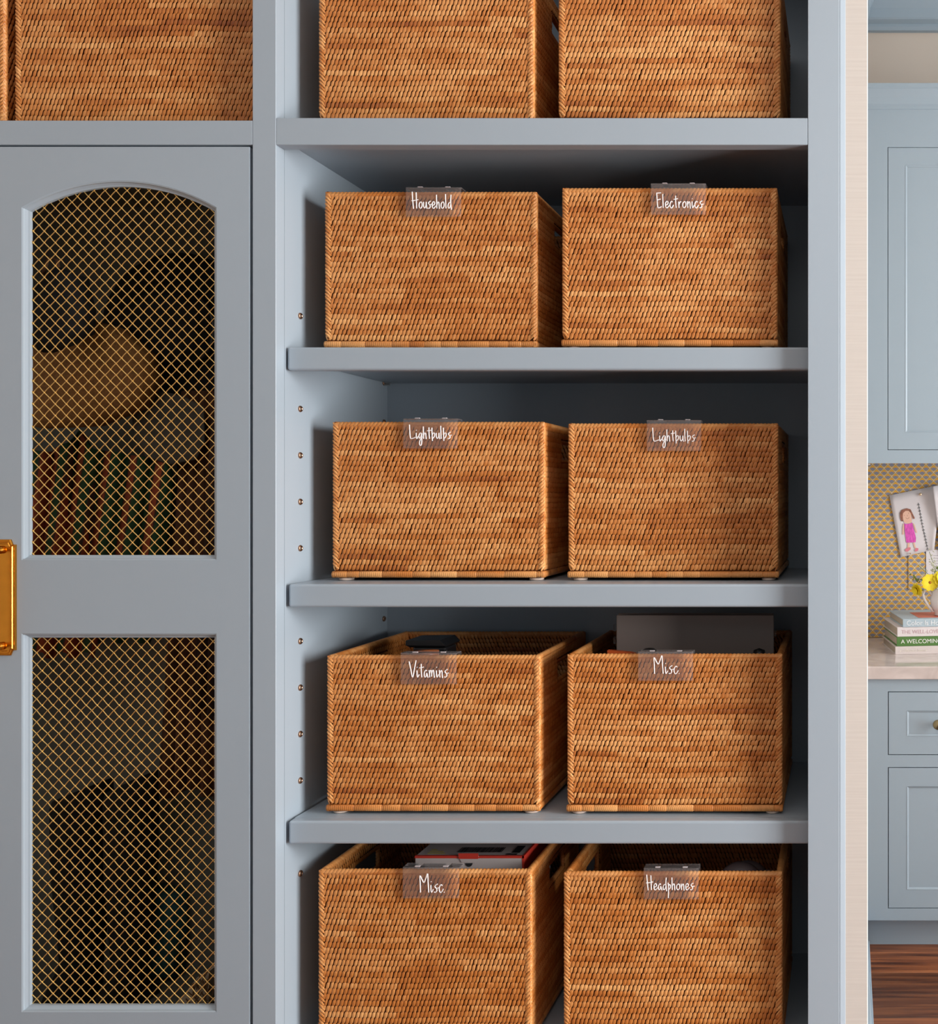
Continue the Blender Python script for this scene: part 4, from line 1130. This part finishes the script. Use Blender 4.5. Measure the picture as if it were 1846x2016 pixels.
# amber bottle under that lid
tag(lid, 'small amber lid just above the Vitamins tag', 'lid')
MB()
ab = MB().lathe([(.019, fl4), (.021, fl4 + .003), (.021, WZ(1292, .11) - .03), (.016, WZ(1292, .11) - .012), (.016, WZ(1292, .11) - .0004)], (WX(840, .11), .105, 0), 20).build('pill_bottle', plain('amber_glass', (.25, .08, .02), .2), smooth=True)
bpy.data.objects.remove(lid)
r = empty('pill_bottle', (WX(840, .11), .105, fl4), 'amber pill bottle whose lid shows just above the Vitamins tag', 'bottle')
ab.parent = r; ab.data.transform(Matrix.Translation(-Vector(r.location))); ab.name = 'bottle_body'
MB().lathe([(.020, 0), (.022, .003), (.022, .010), (.0, .012)], (WX(840, .11), .105, WZ(1292, .11)), 20).build('bottle_lid', plain('amber_plastic', (.35, .10, .03), .35), r, smooth=True)
# folder box
yf_ = .155
fd = empty('grey_folder', (WX(1368, yf_), yf_ + .02, fl4), 'dark grey folder standing upright in the right-hand Misc. basket', 'folder')
M_fold = plain('dark_taupe_board', (.19, .158, .146), .45)
x0, x1 = WX(1213, yf_), WX(1523, yf_); zt_ = WZ(1210, yf_)
MB().box(x0, x1, yf_, yf_ + .003, fl4, zt_ - .001, .0012, 2).build('front_cover', M_fold, fd)
MB().box(x0 - .002, x1 - .002, yf_ + .022, yf_ + .025, fl4, zt_, .0012, 2).build('back_cover', M_fold, fd)
MB().box(x0 + .003, x1 - .004, yf_ + .004, yf_ + .021, fl4, zt_ - .004).build('pages', plain('dark_pages', (.05, .042, .04), .8), fd)
tm = MB()
for zz_ in (WZ(1237, yf_), WZ(1262, yf_)): tm.box(x0 - .007, x0 - .0025, yf_ + .005, yf_ + .018, zz_ - .006, zz_ + .006, .001, 1)
tm.box(x1 + .0005, x1 + .004, yf_ + .005, yf_ + .018, WZ(1245, yf_) - .008, WZ(1245, yf_) + .004, .001, 1)
tm.build('plastic_tab', M_acrylic, fd)
yo = .115
oe = MB().prism([(WX(1195, yo), fl4), (WX(1250, yo), fl4), (WX(1250, yo), WZ(1287, yo)), (WX(1240, yo), WZ(1284.5, yo)), (WX(1195, yo), WZ(1280.5, yo))], yo, yo + .012).build('orange_packet', plain('orange_packet', (.62, .10, .015), .5))
tag(oe, 'orange packet tucked in the front left of the right-hand Misc. basket', 'packet')
hp_ = MB(); c = at(1278, 1300, .10); hp_.lathe([(.012, -.08), (.016, -.01), (.0165, .008), (.014, .016), (.008, .0205), (0, .0215)], c, 24)
tag(hp_.build('black_gadget', M_black, smooth=True), 'small rounded black gadget behind the Misc. tag in front of the folder', 'gadget')
tag(MB().lathe([(.010, -.06), (.012, -.01), (.010, .006), (0, .010)], at(1494, 1287, .10), 20)  .build('black_gadget', M_black, smooth=True), 'small black knob-shaped gadget at the right in front of the folder', 'gadget')
# white carton with red edges
cx0, cx1 = WX(817, .10), WX(1031, .10)
yc = .100; zc1 = WZ(1685.5, yc); zc0 = fl5
hc = zc1 - .05
wb = empty('white_box', ((cx0 + cx1) / 2, yc + .08, zc0), 'white carton with red edges and a barcode in the left Misc. basket', 'box')
M_card = plain('white_card', (.50, .46, .46), .5); M_red = plain('red_print', (.50, .035, .02), .5)
MB().box(cx0, cx1, yc, yc + .155, zc0, zc1, .0008, 1).build('carton', M_card, wb)
MB().box(cx0 - .0004, cx1 + .0004, yc - .0006, yc + .004, zc1 - .0035, zc1 + .0005).box(cx1 - .003, cx1 + .0006, yc - .0006, yc + .156, zc1 - .06, zc1 + .0004).build('red_edge', M_red, wb)
MB().prism([(WX(902, yc), zc1 + .001), (WX(943, yc), zc1 + .001), (WX(936, yc), zc1 - .0115), (WX(909, yc), zc1 - .0105)], yc - .0014, yc - .0007).build('tuck_flap', M_card, wb)
MB().prism([(WX(903, yc), zc1 + .0055), (WX(942, yc), zc1 + .0055), (WX(942, yc), zc1 - .004), (WX(904, yc), zc1 - .004)], yc - .0022, yc - .0015).build('flap_edge', M_red, wb)
nb = MB(); npx = [(WX(923, yc) + .0062 * math.cos(a), zc1 - .0122 + .0062 * math.sin(a)) for a in np.linspace(math.pi, 2 * math.pi, 10)]
nb.prism(npx, yc - .0007, yc - .0001); nb.build('thumb_notch', M_dark, wb)
bar = MB(); x = WX(905, .13)
while x < WX(990, .13):
    wv_ = random.choice((.0007, .0012, .002)); bar.box(x, x + wv_, yc + .018, yc + .042, zc1 + .0001, zc1 + .0004); x += wv_ + random.choice((.0008, .0015))
bar.box(WX(1000, .12), WX(1022, .12), yc + .006, yc + .012, zc1 + .0001, zc1 + .0004)
bar.box(WX(1008, .12), WX(1024, .12), yc + .016, yc + .05, zc1 + .0001, zc1 + .0004)
bar.build('barcode', M_black, wb)
yl = MB()
for i, (w_, yy) in enumerate(((.030, .012), (.024, .020), (.010, .028))): yl.box(WX(845, .12), WX(845, .12) + w_, yc + yy, yc + yy + .003, zc1 + .0001, zc1 + .0004)
yl.build('yellow_print', plain('yellow_print', (.45, .38, .04), .6), wb)
# headphones
ph = empty('headphones', at(1458, 1760, .14), 'dark grey headphones resting in the Headphones basket', 'headphones')
M_hp = plain('dark_plum_plastic', (.20, .155, .165), .45)
c = Vector(at(1458, 1722, .14))
b = MB(); b.lathe([(0, -.014), (.026, -.014), (.037, -.010), (.040, -.003), (.040, .006), (.034, .012), (0, .013)], (c.x, c.y - .01, c.z - .0145), 40, 'Y')
b.build('ear_cup', M_hp, ph, smooth=True)
b = MB(); b.lathe([(0, -.0155), (.020, -.0155), (.027, -.0145), (.029, -.0135)], (c.x, c.y - .0102, c.z - .0145), 32, 'Y'); b.build('cup_pad', M_black, ph, smooth=True)
b = MB(); b.lathe([(0, -.012), (.036, -.012), (.040, -.002), (.034, .010), (0, .012)], (c.x + .008, c.y + .045, c.z - .030), 32, 'Y'); b.build('ear_cup', M_hp, ph, smooth=True)
bp3 = [(c.x + .036, c.y, c.z - .012), (c.x + .046, c.y + .012, c.z + .001), (c.x + .052, c.y + .03, c.z - .006), (c.x + .046, c.y + .045, c.z - .03)]
MB().tube(bp3, .004, 8).build('headband', M_hp, ph, smooth=True)
print('contents ok')
